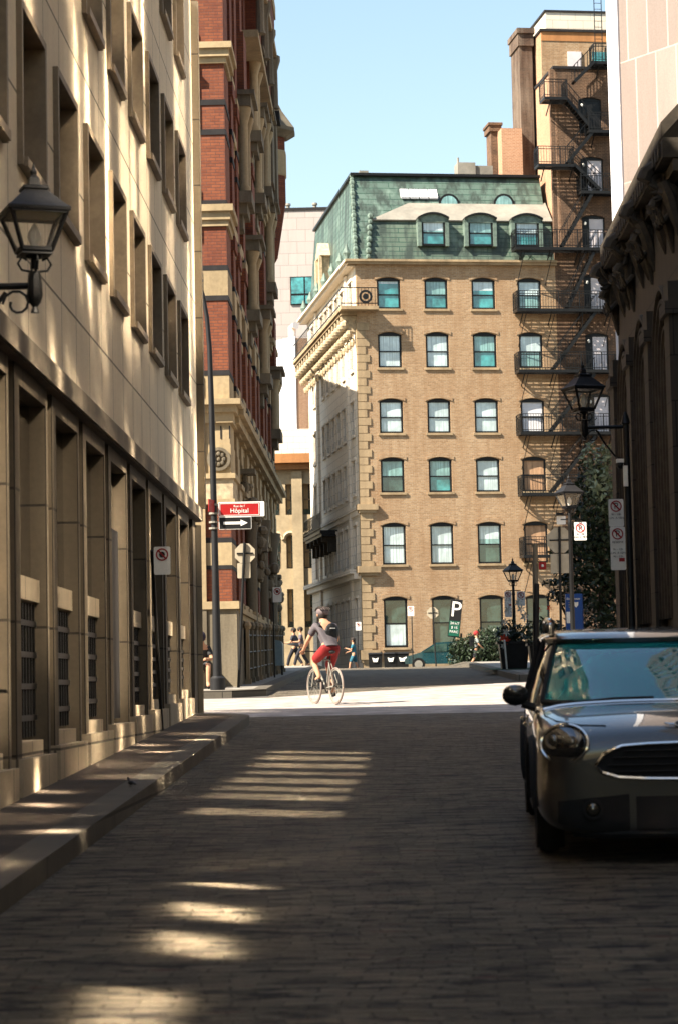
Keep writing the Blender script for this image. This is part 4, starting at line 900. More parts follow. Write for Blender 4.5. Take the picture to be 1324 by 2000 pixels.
def plate(name, pxa, pya, pxb, pyb, Y, m, th=.012, rad=0):
    a = PY(pxa, pya, Y); b = PY(pxb, pyb, Y); f = MB(); x0, x1, z0, z1 = a.x, b.x, b.z, a.z
    r_ = rad or .02; pts = []
    for cx_, cz_, a0 in ((x1-r_,z1-r_,0),(x0+r_,z1-r_,90),(x0+r_,z0+r_,180),(x1-r_,z0+r_,270)):
        for k in range(4): t_ = R(a0+30*k); pts.append((cx_+r_*math.cos(t_), Y, cz_+r_*math.sin(t_)))
    f.prism(pts, (0,th,0)); return f, (x0+x1)/2, (z0+z1)/2, x1-x0, z1-z0
Ys = 48.40
S = thing('street_sign', 'red street name sign reading Rue de l Hopital on the tall black street light', 'street sign', (PY(470,995,Ys).x,Ys,PY(470,1008,Ys).z))
f, cx_, cz_, wd, ht = plate('p', 427, 981, 517, 1008, Ys, None); part('sign_plate', f, m_whites, S, world=True)
f = MB(); f.box(cx_-wd/2+.015, cx_+wd/2-.10, Ys-.006, Ys-.001, cz_-ht/2+.02, cz_+ht/2-.02); part('red_field', f, m_signred, S, world=True)
text('Rue de l\'', .07, m_whites, S, (cx_-.04, Ys-.008, cz_+.065), world=True); text('Hôpital', .135, m_whites, S, (cx_-.04, Ys-.008, cz_-.035), world=True)
f = MB(); iw = wd-.15; x0 = cx_-wd/2+.035
for z in (cz_-ht/2+.035, cz_+ht/2-.035): f.box(x0, x0+iw, Ys-.009, Ys-.006, z-.005, z+.005)
for x in (x0, x0+iw): f.box(x-.005, x+.005, Ys-.0095, Ys-.0062, cz_-ht/2+.04, cz_+ht/2-.04)
part('border', f, m_whites, S, world=True)
S = thing('street_sign', 'red street name sign turned edge-on at the left of the tall black street light', 'street sign', (PY(414,1000,48.5).x,48.5,PY(414,1003,48.5).z))
a = PY(410,976,48.4); f = MB(); f.prism([(a.x,48.2,a.z),(a.x+.1,48.55,a.z-.0),(a.x+.1,48.55,a.z-.27),(a.x,48.2,a.z-.27)], (-.015,.004,0)); part('sign_plate', f, m_signred, S, world=True)
S = thing('one_way_sign', 'black one-way sign with a white arrow pointing right, below the red street sign', 'road sign', (PY(460,1021,Ys).x,Ys,PY(460,1033,Ys).z))
f, cx_, cz_, wd, ht = plate('p', 428, 1010, 492, 1033, Ys, None); part('sign_plate', f, m_whites, S, world=True)
f = MB(); f.box(cx_-wd/2+.012, cx_+wd/2-.012, Ys-.004, Ys-.001, cz_-ht/2+.012, cz_+ht/2-.012); part('black_field', f, m_signblk, S, world=True)
f = MB(); h = .028; f.prism([(cx_-.25,Ys-.005,cz_-h),(cx_+.12,Ys-.005,cz_-h),(cx_+.12,Ys-.005,cz_-.07),(cx_+.27,Ys-.005,cz_),(cx_+.12,Ys-.005,cz_+.07),(cx_+.12,Ys-.005,cz_+h),(cx_-.25,Ys-.005,cz_+h)], (0,-.004,0)); part('arrow', f, m_whites, S, world=True)
# prohibition signs
def no_parking(cx, Y, cz, w_, h_, label, lines=(), stop=False, grp='parking signs', red=False, rz=0, post=None, name='parking_sign'):
    t = thing(name, label, 'road sign', (cx, Y, cz-h_/2), rz, grp)
    f = MB(); r_ = .02; pts = []
    for ax, az, a0 in ((w_/2-r_,h_-r_,0),(-w_/2+r_,h_-r_,90),(-w_/2+r_,r_,180),(w_/2-r_,r_,270)):
        for k in range(4): q = R(a0+30*k); pts.append((ax+r_*math.cos(q), 0, az+r_*math.sin(q)))
    f.prism(pts, (0,.008,0)); part('sign_plate', f, m_whites, t)
    rr_ = w_*.38; zc_ = h_-rr_-w_*.10
    f = MB(); f.disc((0,-.001,zc_), rr_, (0,-1,0), .003, 24, rr_*.78); part('red_ring', f, m_signred, t)
    if stop: f = MB(); f.disc((0,-.001,zc_), rr_*.5, (0,-1,0), .003, 8); part('black_symbol', f, m_signblk, t)
    else: text('P', rr_*1.55, m_signblk, t, (0,-.003,zc_), name='letter')
    f = MB(); q = rr_*.68; f.prism([(-q-.01,-.0055,zc_+q-.0),(-q+.01,-.0055,zc_+q+.01),(q+.01,-.0055,zc_-q),(q-.01,-.0055,zc_-q-.01)], (0,-.002,0)); part('red_slash', f, m_signred, t)
    z = zc_-rr_-.035
    for ln in lines: text(ln, .045*(w_/.23), m_signblk, t, (0,-.003,z), name='lettering', ext=.002); z -= .055*(w_/.23)
    if red: f = MB(); f.box(.01, w_/2-.015, -.003, -.001, z-.02, z+.03); part('red_panel', f, m_signred, t)
    if post:
        bx, by, bz, tx_, tz_ = post
        f = MB(); f.tube([(bx,by+.03,bz),(tx_,Y+.03,tz_)], .024, 8); part('post', f, m_black, t, world=True)
    return t
def sgn(pa, ya, pb, yb, Y): a = PY(pa,ya,Y); b = PY(pb,yb,Y); return (a.x+b.x)/2, Y, (a.z+b.z)/2, b.x-a.x, a.z-b.z
t = no_parking(*sgn(301,1068,334,1122,28.6), 'no-stopping sign on a slightly leaning post beside the limestone building', (), True, post=(XY(317,30,.13).x,30,gz(30)+.13,PY(297,1075,28.6).x,PY(297,1075,28.6).z))
no_parking(*sgn(1187,975,1218,1028,30.4), 'upper no-parking sign on the dark pole at the right edge', ('9h - 18h','LUN. A VEN.'))
no_parking(*sgn(1190,1029,1222,1113,30.4), 'lower, longer reserved no-parking sign on the dark pole at the right edge', ('RESERVE','','9h - 12h','LUN. A VEN.','9h - 12h'), red=True)
no_parking(*sgn(1120,1020,1145,1055,54), 'no-parking sign on an arm right of the tall lantern post behind the octagon', ('9h - 18h','LUN. A VEN.'))
no_parking(*sgn(984,1155,999,1205,67.9), 'left one of the two parking signs on the slim lantern post', ('9h - 12h','LUN. A VEN.','','9h'), red=True)
no_parking(*sgn(1008,1155,1025,1183,67.9), 'right one of the two parking signs on the slim lantern post', ('9h - 18h',))
p = XY(537,62,.13); no_parking(*sgn(533,1147,551,1176,62), 'no-stopping sign on a black post in front of the red brick building', (), True, post=(p.x,62,p.z,p.x,PY(537,1150,62).z))
p = XY(806,104); no_parking(*sgn(795,1184,808,1203,104), 'small no-parking sign on a thin post before the ground floor windows', (), False, post=(p.x,104,p.z,p.x,PY(806,1188,104).z))
p = XY(700,111); no_parking(*sgn(694,1215,705,1231,111), 'small no-parking sign near the shaded side facade of the corner building', (), True, post=(p.x,111,p.z,p.x,PY(700,1216,111).z))
def stop_back(px, py, wpx, Y, label, pb, plate_px=None, g=.15, street=False):
    c = PY(px,py,Y); r_ = wpx/2*Y/K/math.cos(R(22.5)); z0 = gz(Y)+g; b = PY(pb,1300,Y); t = thing('octagonal_sign', label, 'road sign', (b.x,Y,z0), 0, 'backs of octagonal signs')
    f = MB(); f.prism([(c.x+r_*math.cos(R(22.5+45*k)), Y, c.z+r_*math.sin(R(22.5+45*k))) for k in range(8)], (0,.01,0)); part('sign_plate', f, m_alu, t, world=True)
    f = MB(); f.bar((c.x-r_*.75,Y-.012,c.z),(c.x+r_*.75,Y-.012,c.z),.02,.035); part('cross_bar', f, m_black, t, world=True)
    if plate_px:
        f, *_ = plate('p', *plate_px, Y, None, .008); part('lower_plate', f, m_alu, t, world=True)
    f = MB(); f.tube([(b.x,Y-.04,z0),(c.x+(0 if wpx > 30 else .0),Y-.04,c.z+r_*1.0)], .032, 8); part('post', f, m_black, t, world=True); return t, c
t, c = stop_back(1092, 1055, 49, 57.6, 'back of the octagonal sign and square plate before the dark tree', 1095, (1074,1082,1112,1119))
f, *_ = plate('p', 1086, 1008, 1104, 1024, 57.5, None); part('street_name_plate', f, m_whites, t, world=True)
f = MB(); q = PY(1092,1004,57.5); f.box(q.x-.10,q.x+.10,57.4,57.6,q.z-.03,q.z+.03); part('bracket', f, m_black, t, world=True)
stop_back(479, 1081, 39, 50.2, 'back of the octagonal sign and plate at the red brick corner', 466, (464,1100,490,1129), .13)
stop_back(844, 1197, 22, 104, 'small distant back of an octagonal sign before the tan brick wall', 851, None, 0)
P = XY(1046,60,.15); q = PY(1044,1062,60); t = thing('utility_post', 'plain weathered post between the slim lantern and the octagonal sign', 'post', tuple(P))
f = MB(); f.tube([P,q], .075, 10); part('shaft', f, m_sand2, t, world=True, smooth=True)
f = MB(); f.tube([P+Vector((0,-.02,0)), PY(1046,1140,60)], .085, 10); part('sleeve', f, m_black, t, world=True, smooth=True)
t = thing('small_red_sign', 'small red square sign hanging right of the weathered post', 'sign', tuple(PY(1058,1112,60)))
f, cx_, cz_, wd, ht = plate('p', 1051, 1098, 1066, 1112, 59.9, None); part('sign_plate', f, m_signred, t, world=True)
f = MB(); f.ball((cx_,59.89,cz_), .04, 6); part('emblem', f, m_whites, t, world=True)
# blue information totem
a = PY(1103,1160,59); b = PY(1135,1160,59); zb_ = gz(59)+.15
t = thing('information_totem', 'blue welcome totem with white lettering and a small heart-like emblem', 'information sign', ((a.x+b.x)/2,59,zb_))
f = MB(); f.box(a.x,b.x,59,59.12,zb_,a.z); part('panel', f, plain('totem_blue',(.01,.055,.22),.4,0,.1), t, world=True)
f = MB(); f.box(a.x+.02,b.x-.1,58.992,58.999,zb_+.02,zb_+.2); f.box(b.x+.001,b.x+.03,59.0,59.12,zb_,a.z-.01); part('panel_edge', f, plain('totem_blue_dark',(.006,.03,.12),.4), t, world=True)
text('Bienvenue', .085, m_whites, t, ((a.x+b.x)/2-.01,58.99,a.z-.13), world=True)
f = MB(); q = PY(1124,1180,59); f.prism([(q.x-.06,58.99,q.z+.06),(q.x,58.99,q.z+.045),(q.x+.06,58.99,q.z+.06),(q.x+.055,58.99,q.z-.03),(q.x,58.99,q.z-.09),(q.x-.055,58.99,q.z-.03)], (0,-.004,0)); part('emblem', f, m_whites, t, world=True)
f, *_ = plate('p', 1105,1195,1116,1217, 58.99, None, -.004); part('notice', f, m_whites, t, world=True)
for k in range(3): text('Ville', .035, m_alu, t, (a.x+.1,58.99,a.z-.23-k*.06), world=True)
# ------------------------------------------------------------------ parking P sign on the far side
a = PY(880,1172,108); t = thing('parking_lot_sign', 'tilted dark parking lot sign with a large white P above green panels', 'sign', (a.x,108,gz(108)))
TM = Matrix.Translation((a.x,108,a.z)) @ Matrix.Rotation(R(7),4,'Y') @ Matrix.Rotation(0,4,'Z'); W = wroot(t)
s1 = K/108
f = MB(W @ TM); f.box(0,.56,0,.12,-1.75,.06); part('cabinet', f, m_signblk, t)
o = text('P', 1.05, m_whites, t, (0,0,0)); o.data.transform(W @ TM @ Matrix.Translation((.28,-.01,-.45)))
f = MB(W @ TM); f.box(.03,.53,-.02,-.001,-1.70,-.98); part('green_panel', f, plain('sign_green',(.01,.09,.055),.4,0,.3), t)
for k, s_ in enumerate(('24 h/7','$ 15','PARC')): o = text(s_, .17, m_whites, t, (0,0,0)); o.data.transform(W @ TM @ Matrix.Translation((.28,-.03,-1.10-k*.2)))
f = MB(); f.tube([(a.x+.35,108.1,gz(108)),(a.x+.45,108.1,a.z-1.6)], .05); part('post', f, m_black, t, world=True)
# ------------------------------------------------------------------ foliage
def leafmat(name, c, c2):
    m, nt, b = base(name, .5, 0, .4); gi = N(nt, 'ShaderNodeTexCoord'); f = noise(nt, gi.outputs['Object'], 2.3, 3)
    nt.links.new(mixc(nt, ramp(nt, f, .35, .65), c, c2), b.inputs['Base Color']); b.inputs['Subsurface Weight'].default_value = 0; return m
m_leaf = leafmat('dark_leaves', (.008,.018,.007), (.022,.036,.012)); m_leaf_sunlit = leafmat('sunlit_tone_leaves', (.20,.23,.13), (.07,.10,.045)); m_bark = plain('bark', (.06,.045,.03), .9, 0, .4, 5)  # second leaf tone has sunlight put into its colour, for the top clumps
def leaves(mb, c, rad, n, sz, sc=(1,1,1)):
    c = Vector(c)
    for _ in range(n):
        while True:
            d = Vector((random.uniform(-1,1), random.uniform(-1,1), random.uniform(-1,1)))
            if .25 < d.length < 1: break
        p = c + Vector((d.x*rad*sc[0], d.y*rad*sc[1], d.z*rad*sc[2]))
        a = Vector((random.gauss(0,1), random.gauss(0,1), random.gauss(0,1))).normalized(); b = a.cross(Vector((random.gauss(0,1),random.gauss(0,1),random.gauss(0,1)))).normalized(); s_ = sz*random.uniform(.6,1.4)
        mb.add([p-a*s_, p+b*s_*.45, p+a*s_, p-b*s_*.45], [(0,1,2,3)])
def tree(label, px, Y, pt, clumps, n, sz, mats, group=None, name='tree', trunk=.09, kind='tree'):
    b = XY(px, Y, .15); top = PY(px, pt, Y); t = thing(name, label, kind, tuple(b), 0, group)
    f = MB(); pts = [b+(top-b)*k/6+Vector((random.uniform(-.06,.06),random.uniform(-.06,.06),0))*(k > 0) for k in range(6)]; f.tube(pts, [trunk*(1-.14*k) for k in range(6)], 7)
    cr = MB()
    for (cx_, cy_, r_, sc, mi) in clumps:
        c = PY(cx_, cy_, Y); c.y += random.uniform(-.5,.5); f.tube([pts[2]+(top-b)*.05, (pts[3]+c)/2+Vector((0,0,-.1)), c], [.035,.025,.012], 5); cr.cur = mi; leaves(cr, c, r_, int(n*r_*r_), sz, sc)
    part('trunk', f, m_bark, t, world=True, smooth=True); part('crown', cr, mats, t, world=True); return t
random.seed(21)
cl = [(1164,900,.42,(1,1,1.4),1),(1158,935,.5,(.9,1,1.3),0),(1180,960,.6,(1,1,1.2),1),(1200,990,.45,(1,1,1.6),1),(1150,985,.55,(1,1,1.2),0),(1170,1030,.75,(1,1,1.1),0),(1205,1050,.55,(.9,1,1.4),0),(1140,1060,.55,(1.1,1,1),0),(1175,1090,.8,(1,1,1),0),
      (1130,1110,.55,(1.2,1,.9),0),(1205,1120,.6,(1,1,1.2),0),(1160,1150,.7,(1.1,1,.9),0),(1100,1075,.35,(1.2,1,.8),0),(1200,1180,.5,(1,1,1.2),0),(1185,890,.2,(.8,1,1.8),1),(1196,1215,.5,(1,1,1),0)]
tree('tall dark evergreen tree with top leaves coloured as sunlit before the brick wall', 1175, 61, 880, cl, 1300, .085, [m_leaf, m_leaf_sunlit])
cl = [(1105,1140,.35,(1,1,.8),0),(1085,1165,.3,(1,1,.7),0),(1120,1175,.4,(1,1,.9),0),(1075,1140,.22,(1.4,1,.6),0),(1140,1200,.5,(1.2,1,.9),0),(1165,1225,.5,(1.3,1,.7),0)]
tree('low dark shrub with drooping branches left of the tall tree', 1125, 64, 1170, cl, 1100, .07, [m_leaf, m_leaf_sunlit], name='shrub', kind='shrub', trunk=.04)
b = XY(930,106); t = thing('hedge_bush', 'large round dark bush in front of the tan brick ground floor', 'shrub', tuple(b)); cr = MB()
for (x, y, r_) in ((900,1285,.7),(925,1270,.85),(955,1262,.95),(975,1280,.8),(895,1265,.5),(940,1290,.9),(965,1245,.5)): leaves(cr, PY(x,y,106), r_, int(1500*r_*r_), .085)
part('crown', cr, [m_leaf], t, world=True)
f = MB(); f.tube([b, b+Vector((0,0,.8))], .08); part('trunk', f, m_bark, t, world=True)
m_petal = plain('white_petals', (.5,.48,.40), .6, 0, .1); m_redf = plain('red_petals', (.55,.05,.02), .6, 0, .2)
def planter(px, Y, w_, h_, label, flowers, seed):
    random.seed(seed); b = XY(px, Y, .15); t = thing('flower_planter', label, 'planter', tuple(b), 0, 'street flower planters')
    f = MB(); f.cbox(b+Vector((0,0,h_/2)), (w_*.85,w_*.85,h_), 0, 1.22); f.cbox(b+Vector((0,0,h_+.03)), (w_*1.18,w_*1.18,.06)); part('pot', f, m_black, t, world=True)
    cr = MB(); 
    for k in range(7): leaves(cr, b+Vector((random.uniform(-.5,.5)*w_,random.uniform(-.4,.2)*w_,h_+.15+random.uniform(0,.45))), .33, 90, .07)
    part('foliage', cr, [m_leaf], t, world=True)
    for (fx, fy, m_, s_) in flowers:
        f = MB(); p = PY(fx, fy, Y-.45)
        for k in range(6): a = k*1.05; f.add([p, p+Vector((math.cos(a)*s_*.5,-.03,math.sin(a)*s_*.5+.02)), p+Vector((math.cos(a+.4)*s_,-.02,math.sin(a+.4)*s_)), p+Vector((math.cos(a+.8)*s_*.5,-.01,math.sin(a+.8)*s_*.5))], [(0,1,2,3)])
        part('flower', f, m_, t, world=True)
    return t
planter(1003, 66.8, .85, .75, 'black planter of white lilies and red flowers at the foot of the slim lantern', [(985,1215,m_petal,.13),(992,1192,m_petal,.16),(1017,1190,m_petal,.15),(1024,1205,m_petal,.17),(988,1235,m_petal,.14),(1030,1222,m_petal,.12),(983,1247,m_redf,.15),(990,1252,m_redf,.12),(982,1262,m_petal,.1),(1012,1178,m_petal,.14),(1020,1240,m_petal,.08)], 3)
planter(1062, 62, .8, .7, 'dark leafy planter with a few red blossoms behind the car roof', [(1052,1192,m_redf,.09),(1072,1188,m_redf,.10),(1058,1240,m_petal,.07),(1078,1215,m_petal,.05)], 8)
g_ = MB(); p = XY(1020,66,.155); slab('grass', [(p.x-1.2,65.6),(p.x+3,64.6),(p.x+3,68.5),(p.x-.8,68.5)], .165, plain('green_lawn', (.02,.06,.03), .9, 0, .4, 6, bs=.5), 0, None, 'stuff')
f = MB(); p = XY(989,66.3,.15); f.tube([p, PY(984,1250,66.1)], .03, 6); single('stake', f, m_whites, 'thin pale stake leaning against the lily planter', 'stake')
# ------------------------------------------------------------------ bins, far parked car
for k, px in enumerate((733,763,785)):
    b = XY(px, 113); t = thing('refuse_bin', ['left one of three black bins by the tan brick wall','middle one of three black bins by the tan brick wall','right one of three black bins by the tan brick wall'][k], 'bin', tuple(b), 0, 'black bins with white marks')
    f = MB(); f.cbox((0,0,.45), (.62,.6,.9), 0, 1.1); part('body', f, m_black, t); f = MB(); f.cbox((0,0,.93), (.74,.74,.08), 0, .9); part('lid', f, m_black, t)
    f = MB(); f.prism([(-.16,-.36,.72),(0,-.36,.66),(.16,-.36,.72),(.1,-.36,.50),(-.1,-.36,.50)], (0,-.01,0)); part('white_mark', f, m_whites, t)
m_tealc = glassy('dark_teal_car_paint', (.008,.045,.055), .2, .2, .6, .2)
b = XY(868,111.5); t = thing('parked_car', 'dark teal parked car half hidden by the bush and the road crest', 'car', tuple(b))
pr = [(-1.95,.35),(-1.98,.55),(-1.85,.72),(-1.2,.90),(-.45,1.36),(.6,1.42),(1.4,1.2),(2.0,.95),(2.1,.6),(2.05,.3)]
f = MB(); f.prism([(x,-.85,z) for x, z in pr], (0,1.7,0)); part('body', f, m_tealc, t)
f = MB(); f.prism([(-1.05,-.86,.92),(-.42,-.86,1.28),(.1,-.86,1.32),(.1,-.86,.92)], (0,-.01,0)); f.prism([(.18,-.86,.92),(.18,-.86,1.32),(.6,-.86,1.33),(1.25,-.86,1.12),(1.3,-.86,.92)], (0,-.01,0)); part('side_window', f, m_teald, t)
for x in (-1.3,1.35):
    f = MB(); f.disc((x,-.88,.32), .32, (0,1,0), .22, 20); o = part('wheel', f, m_black, t); f = MB(); f.disc((x,-.89,.32), .2, (0,-1,0), .01, 16); part('rim', f, m_zinc, o)
f = MB(); f.ball((-1.85,-.70,.62), .14, 8, (1.2,1,.6)); part('headlight', f, m_whites, t, smooth=True)
# letter box, railings, steps at the red building
b = XY(541,66,.13); t = thing('letter_box', 'pale blue-grey metal box standing on legs beside the red brick building', 'box', tuple(b))
f = MB(); m_gb = plain('blue_grey_metal', (.22,.30,.34), .35, .4, .2)
f.box(-.2,.2,-.3,.3,.28,.88); f.prism([(-.2,-.3,.881)]+[(-.2*math.cos(R(a)),-.3,.881+.14*math.sin(R(a))) for a in range(20,180,20)]+[(.2,-.3,.881)], (0,.6,0)); part('body', f, m_gb, t)
for x, y in ((-.16,-.25),(.16,-.25),(-.16,.25),(.16,.25)): f = MB(); f.box(x-.02,x+.02,y-.02,y+.02,0,.279); part('leg', f, m_black, t)
t = thing('iron_railing', 'iron railing with pale posts along the base of the red brick building', 'railing', (-3.05,53,gz(53)+.13))
for k in range(12):
    y = 53.4+k*1.7; z = gz(y)+.13; f = MB(); f.cbox((-3.2,y,z+.65), (.09,.12,1.3), 0, .8); f.ball((-3.2,y,z+1.38), .11, 6); f.box(-3.27,-3.12,y-.1,y+.1,z,z+.12)
    part('post', f, m_sand2 if k % 3 else m_tanst, t, world=True)
f = MB()
for h in (.35,.75,1.15): f.tube([(-3.2,53.4,gz(53.4)+.13+h),(-3.2,72.1,gz(72.1)+.13+h)], .022, 6)
part('rail', f, m_black, t, world=True)
t = thing('stone_steps', 'worn stone steps up to the doorway of the red brick building', 'steps', (-4.6,49.9,gz(50)+.13))
for k in range(4): f = MB(); f.box(-7.5,-3.95,49.6+k*.28,50.95,gz(50)+.13+k*.17,gz(50)+.13+(k+1)*.17); part('step', f, m_sand2, t, world=True)
# ------------------------------------------------------------------ people
def smat(n, c): return plain(n, c, .75, 0, .15, 8)
m_skin = smat('skin', (.42,.22,.13)); m_hair = smat('dark_hair', (.02,.014,.01)); m_helmet = smat('pale_helmet', (.13,.10,.10))
def human(label, loc, rz, J, shirt, trousers, hair=m_hair, hairtype='short', skin_m=m_skin, shorts=True, extra=None):
    """J: dict of joints in local metres (x right, y forward, z up)"""
    names = ['pelvis','waist','chest','neck','head','top']; arms = ['sh','el','wr','ha']; legs = ['hip','kn','an','toe']
    pts = [Vector(J[k]) for k in names]; rad = [(.155,.115),(.135,.10),(.165,.11),.055,.092,.07]; ed = [(i,i+1) for i in range(5)]
    for s_ in ('l','r'):
        i = len(pts); pts += [Vector(J[s_+k]) for k in arms]; rad += [.058,.044,.031,.038]; ed += [(2,i),(i,i+1),(i+1,i+2),(i+2,i+3)]
        i = len(pts); pts += [Vector(J[s_+k]) for k in legs]; rad += [.092,.062,.042,.045]; ed += [(0,i),(i,i+1),(i+1,i+2),(i+2,i+3)]
    body = skin('person', pts, ed, rad, skin_m, None, 2); h = Vector(J['head']); up_ = (Vector(J['top'])-h).normalized()
    body.location = loc; body.rotation_euler = (0,0,rz); tag(body, label, 'person')
    # clothes
    P_ = [Vector(J[k]) for k in ('pelvis','waist','chest')]+[Vector(J['chest'])*.55+Vector(J['neck'])*.45]
    pts = P_[:]; rad = [(.175,.135),(.155,.12),(.185,.13),.085]; ed = [(0,1),(1,2),(2,3)]
    for s_ in ('l','r'):
        a, b = Vector(J[s_+'sh']), Vector(J[s_+'el']); i = len(pts); pts += [a, a+(b-a)*.75]; rad += [.078,.068]; ed += [(2,i),(i,i+1)]
    c = skin('shirt', pts, ed, rad, shirt, body, 2, 1)
    pts = [P_[0], P_[0]*.6+P_[1]*.4]; rad = [(.175,.135),(.165,.13)]; ed = [(0,1)]; fr = .95 if shorts else 2
    for s_ in ('l','r'):
        a, b, c_ = Vector(J[s_+'hip']), Vector(J[s_+'kn']), Vector(J[s_+'an']); i = len(pts)
        if shorts: pts += [a, a+(b-a)*fr]; rad += [.115,.10]; ed += [(0,i),(i,i+1)]
        else: pts += [a, b, b+(c_-b)*.95]; rad += [.11,.078,.066]; ed += [(0,i),(i,i+1),(i+1,i+2)]
    skin('shorts' if shorts else 'trousers', pts, ed, rad, trousers, body, 2)
    for s_ in ('l','r'):
        a, b = Vector(J[s_+'an']), Vector(J[s_+'toe']); skin('shoe', [a-Vector((0,0,.02)), a+(b-a)*.1-Vector((0,0,.055)), b+Vector((0,0,-.02))], [(0,1),(1,2)], [.05,.055,.045], m_black, body, 1)
    fwd = Vector((0,1,0)); f = MB()
    for s_ in (-1,1): f.ball(h+Vector((.035*s_, .098, .012)), .012, 6); 
    part('eye', f, m_black, body); f = MB(); f.ball(h+Vector((0,.115,-.015)), .016, 6, (1,1.2,1.6)); part('nose', f, skin_m, body, smooth=True)
    f = MB()
    for s_ in (-1,1): f.ball(h+Vector((.098*s_, .0, -.005)), .025, 6, (.5,1,1.3))
    part('ear', f, skin_m, body, smooth=True)
    hm = MB(); hm.ball(h+up_*.045+Vector((0,-.015,0)), .118, 12, (.95,1.08,1.0 if hairtype == 'short' else 1.05))
    if hairtype == 'long': hm.ball(h+Vector((0,-.09,-.10)), .08, 8, (1,.6,1.7))
    if hairtype == 'helmet':
        hm = MB(); hm.ball(h+up_*.05+Vector((0,-.02,0)), .122, 14, (.95,1.22,.78))
        g = MB()
        for k in (-2,-1,0,1,2): g.tube([(h+Vector((k*.045, math.sin(a)*.145-.02, .05+math.cos(a)*.098*(1-.06*abs(k))))) for a in [R(q) for q in range(-70,71,14)]], .014, 5)
        part('helmet_vent', g, m_hair, body, smooth=True)
        g = MB(); g.ball(h+Vector((0,-.03,-.01)), .105, 10, (.95,1,1)); part('hair', g, m_hair, body, smooth=True); part('helmet', hm, hair, body, smooth=True)
    elif hairtype == 'cap':
        part('cap', hm, hair, body, smooth=True)
    else: part('hair', hm, hair, body, smooth=True)
    # hands: fingers
    for s_ in ('l','r'):
        a, b = Vector(J[s_+'wr']), Vector(J[s_+'ha']); d = (b-a).normalized(); sd_ = d.cross(Vector((0,0,1))); sd_ = sd_.normalized() if sd_.length > .1 else Vector((1,0,0))
        f = MB()
        for k in range(4): o = b+sd_*(k-1.5)*.02; ln = (.06,.07,.065,.05)[k]; f.tube([o, o+d*ln*.6+Vector((0,0,-.008)), o+d*ln*.8+Vector((0,0,-.035))], .009, 5)
        f.tube([b-d*.01-sd_*.03, b+d*.02-sd_*.05, b+d*.035-sd_*.045+Vector((0,0,-.02))], .010, 5)
        part('fingers', f, skin_m, body, smooth=True)
    return body
def walkJ(step=.3, armL=(.25,-.1), armR=(-.05,.1), lean=.03):
    J = dict(pelvis=(0,0,.92), waist=(0,lean*.4,1.10), chest=(0,lean,1.34), neck=(0,lean*1.3,1.50), head=(0,lean*1.6+.01,1.62), top=(0,lean*1.6,1.72))
    for s_, sx, st in (('l',-1,step),('r',1,-step)):
        J[s_+'hip'] = (sx*.09,0,.88); J[s_+'kn'] = (sx*.09, st*.45+.06, .48); J[s_+'an'] = (sx*.09, st*.9, .09+(.08 if st < 0 else 0)); J[s_+'toe'] = (sx*.10, st*.9+.15, .05)
        J[s_+'sh'] = (sx*.17, lean, 1.38)
    return J
def arms(J, s_, el, wr): sx = -1 if s_ == 'l' else 1; J[s_+'el'] = el; J[s_+'wr'] = wr; e, w_ = Vector(el), Vector(wr); J[s_+'ha'] = tuple(w_+(w_-e).normalized()*.08)
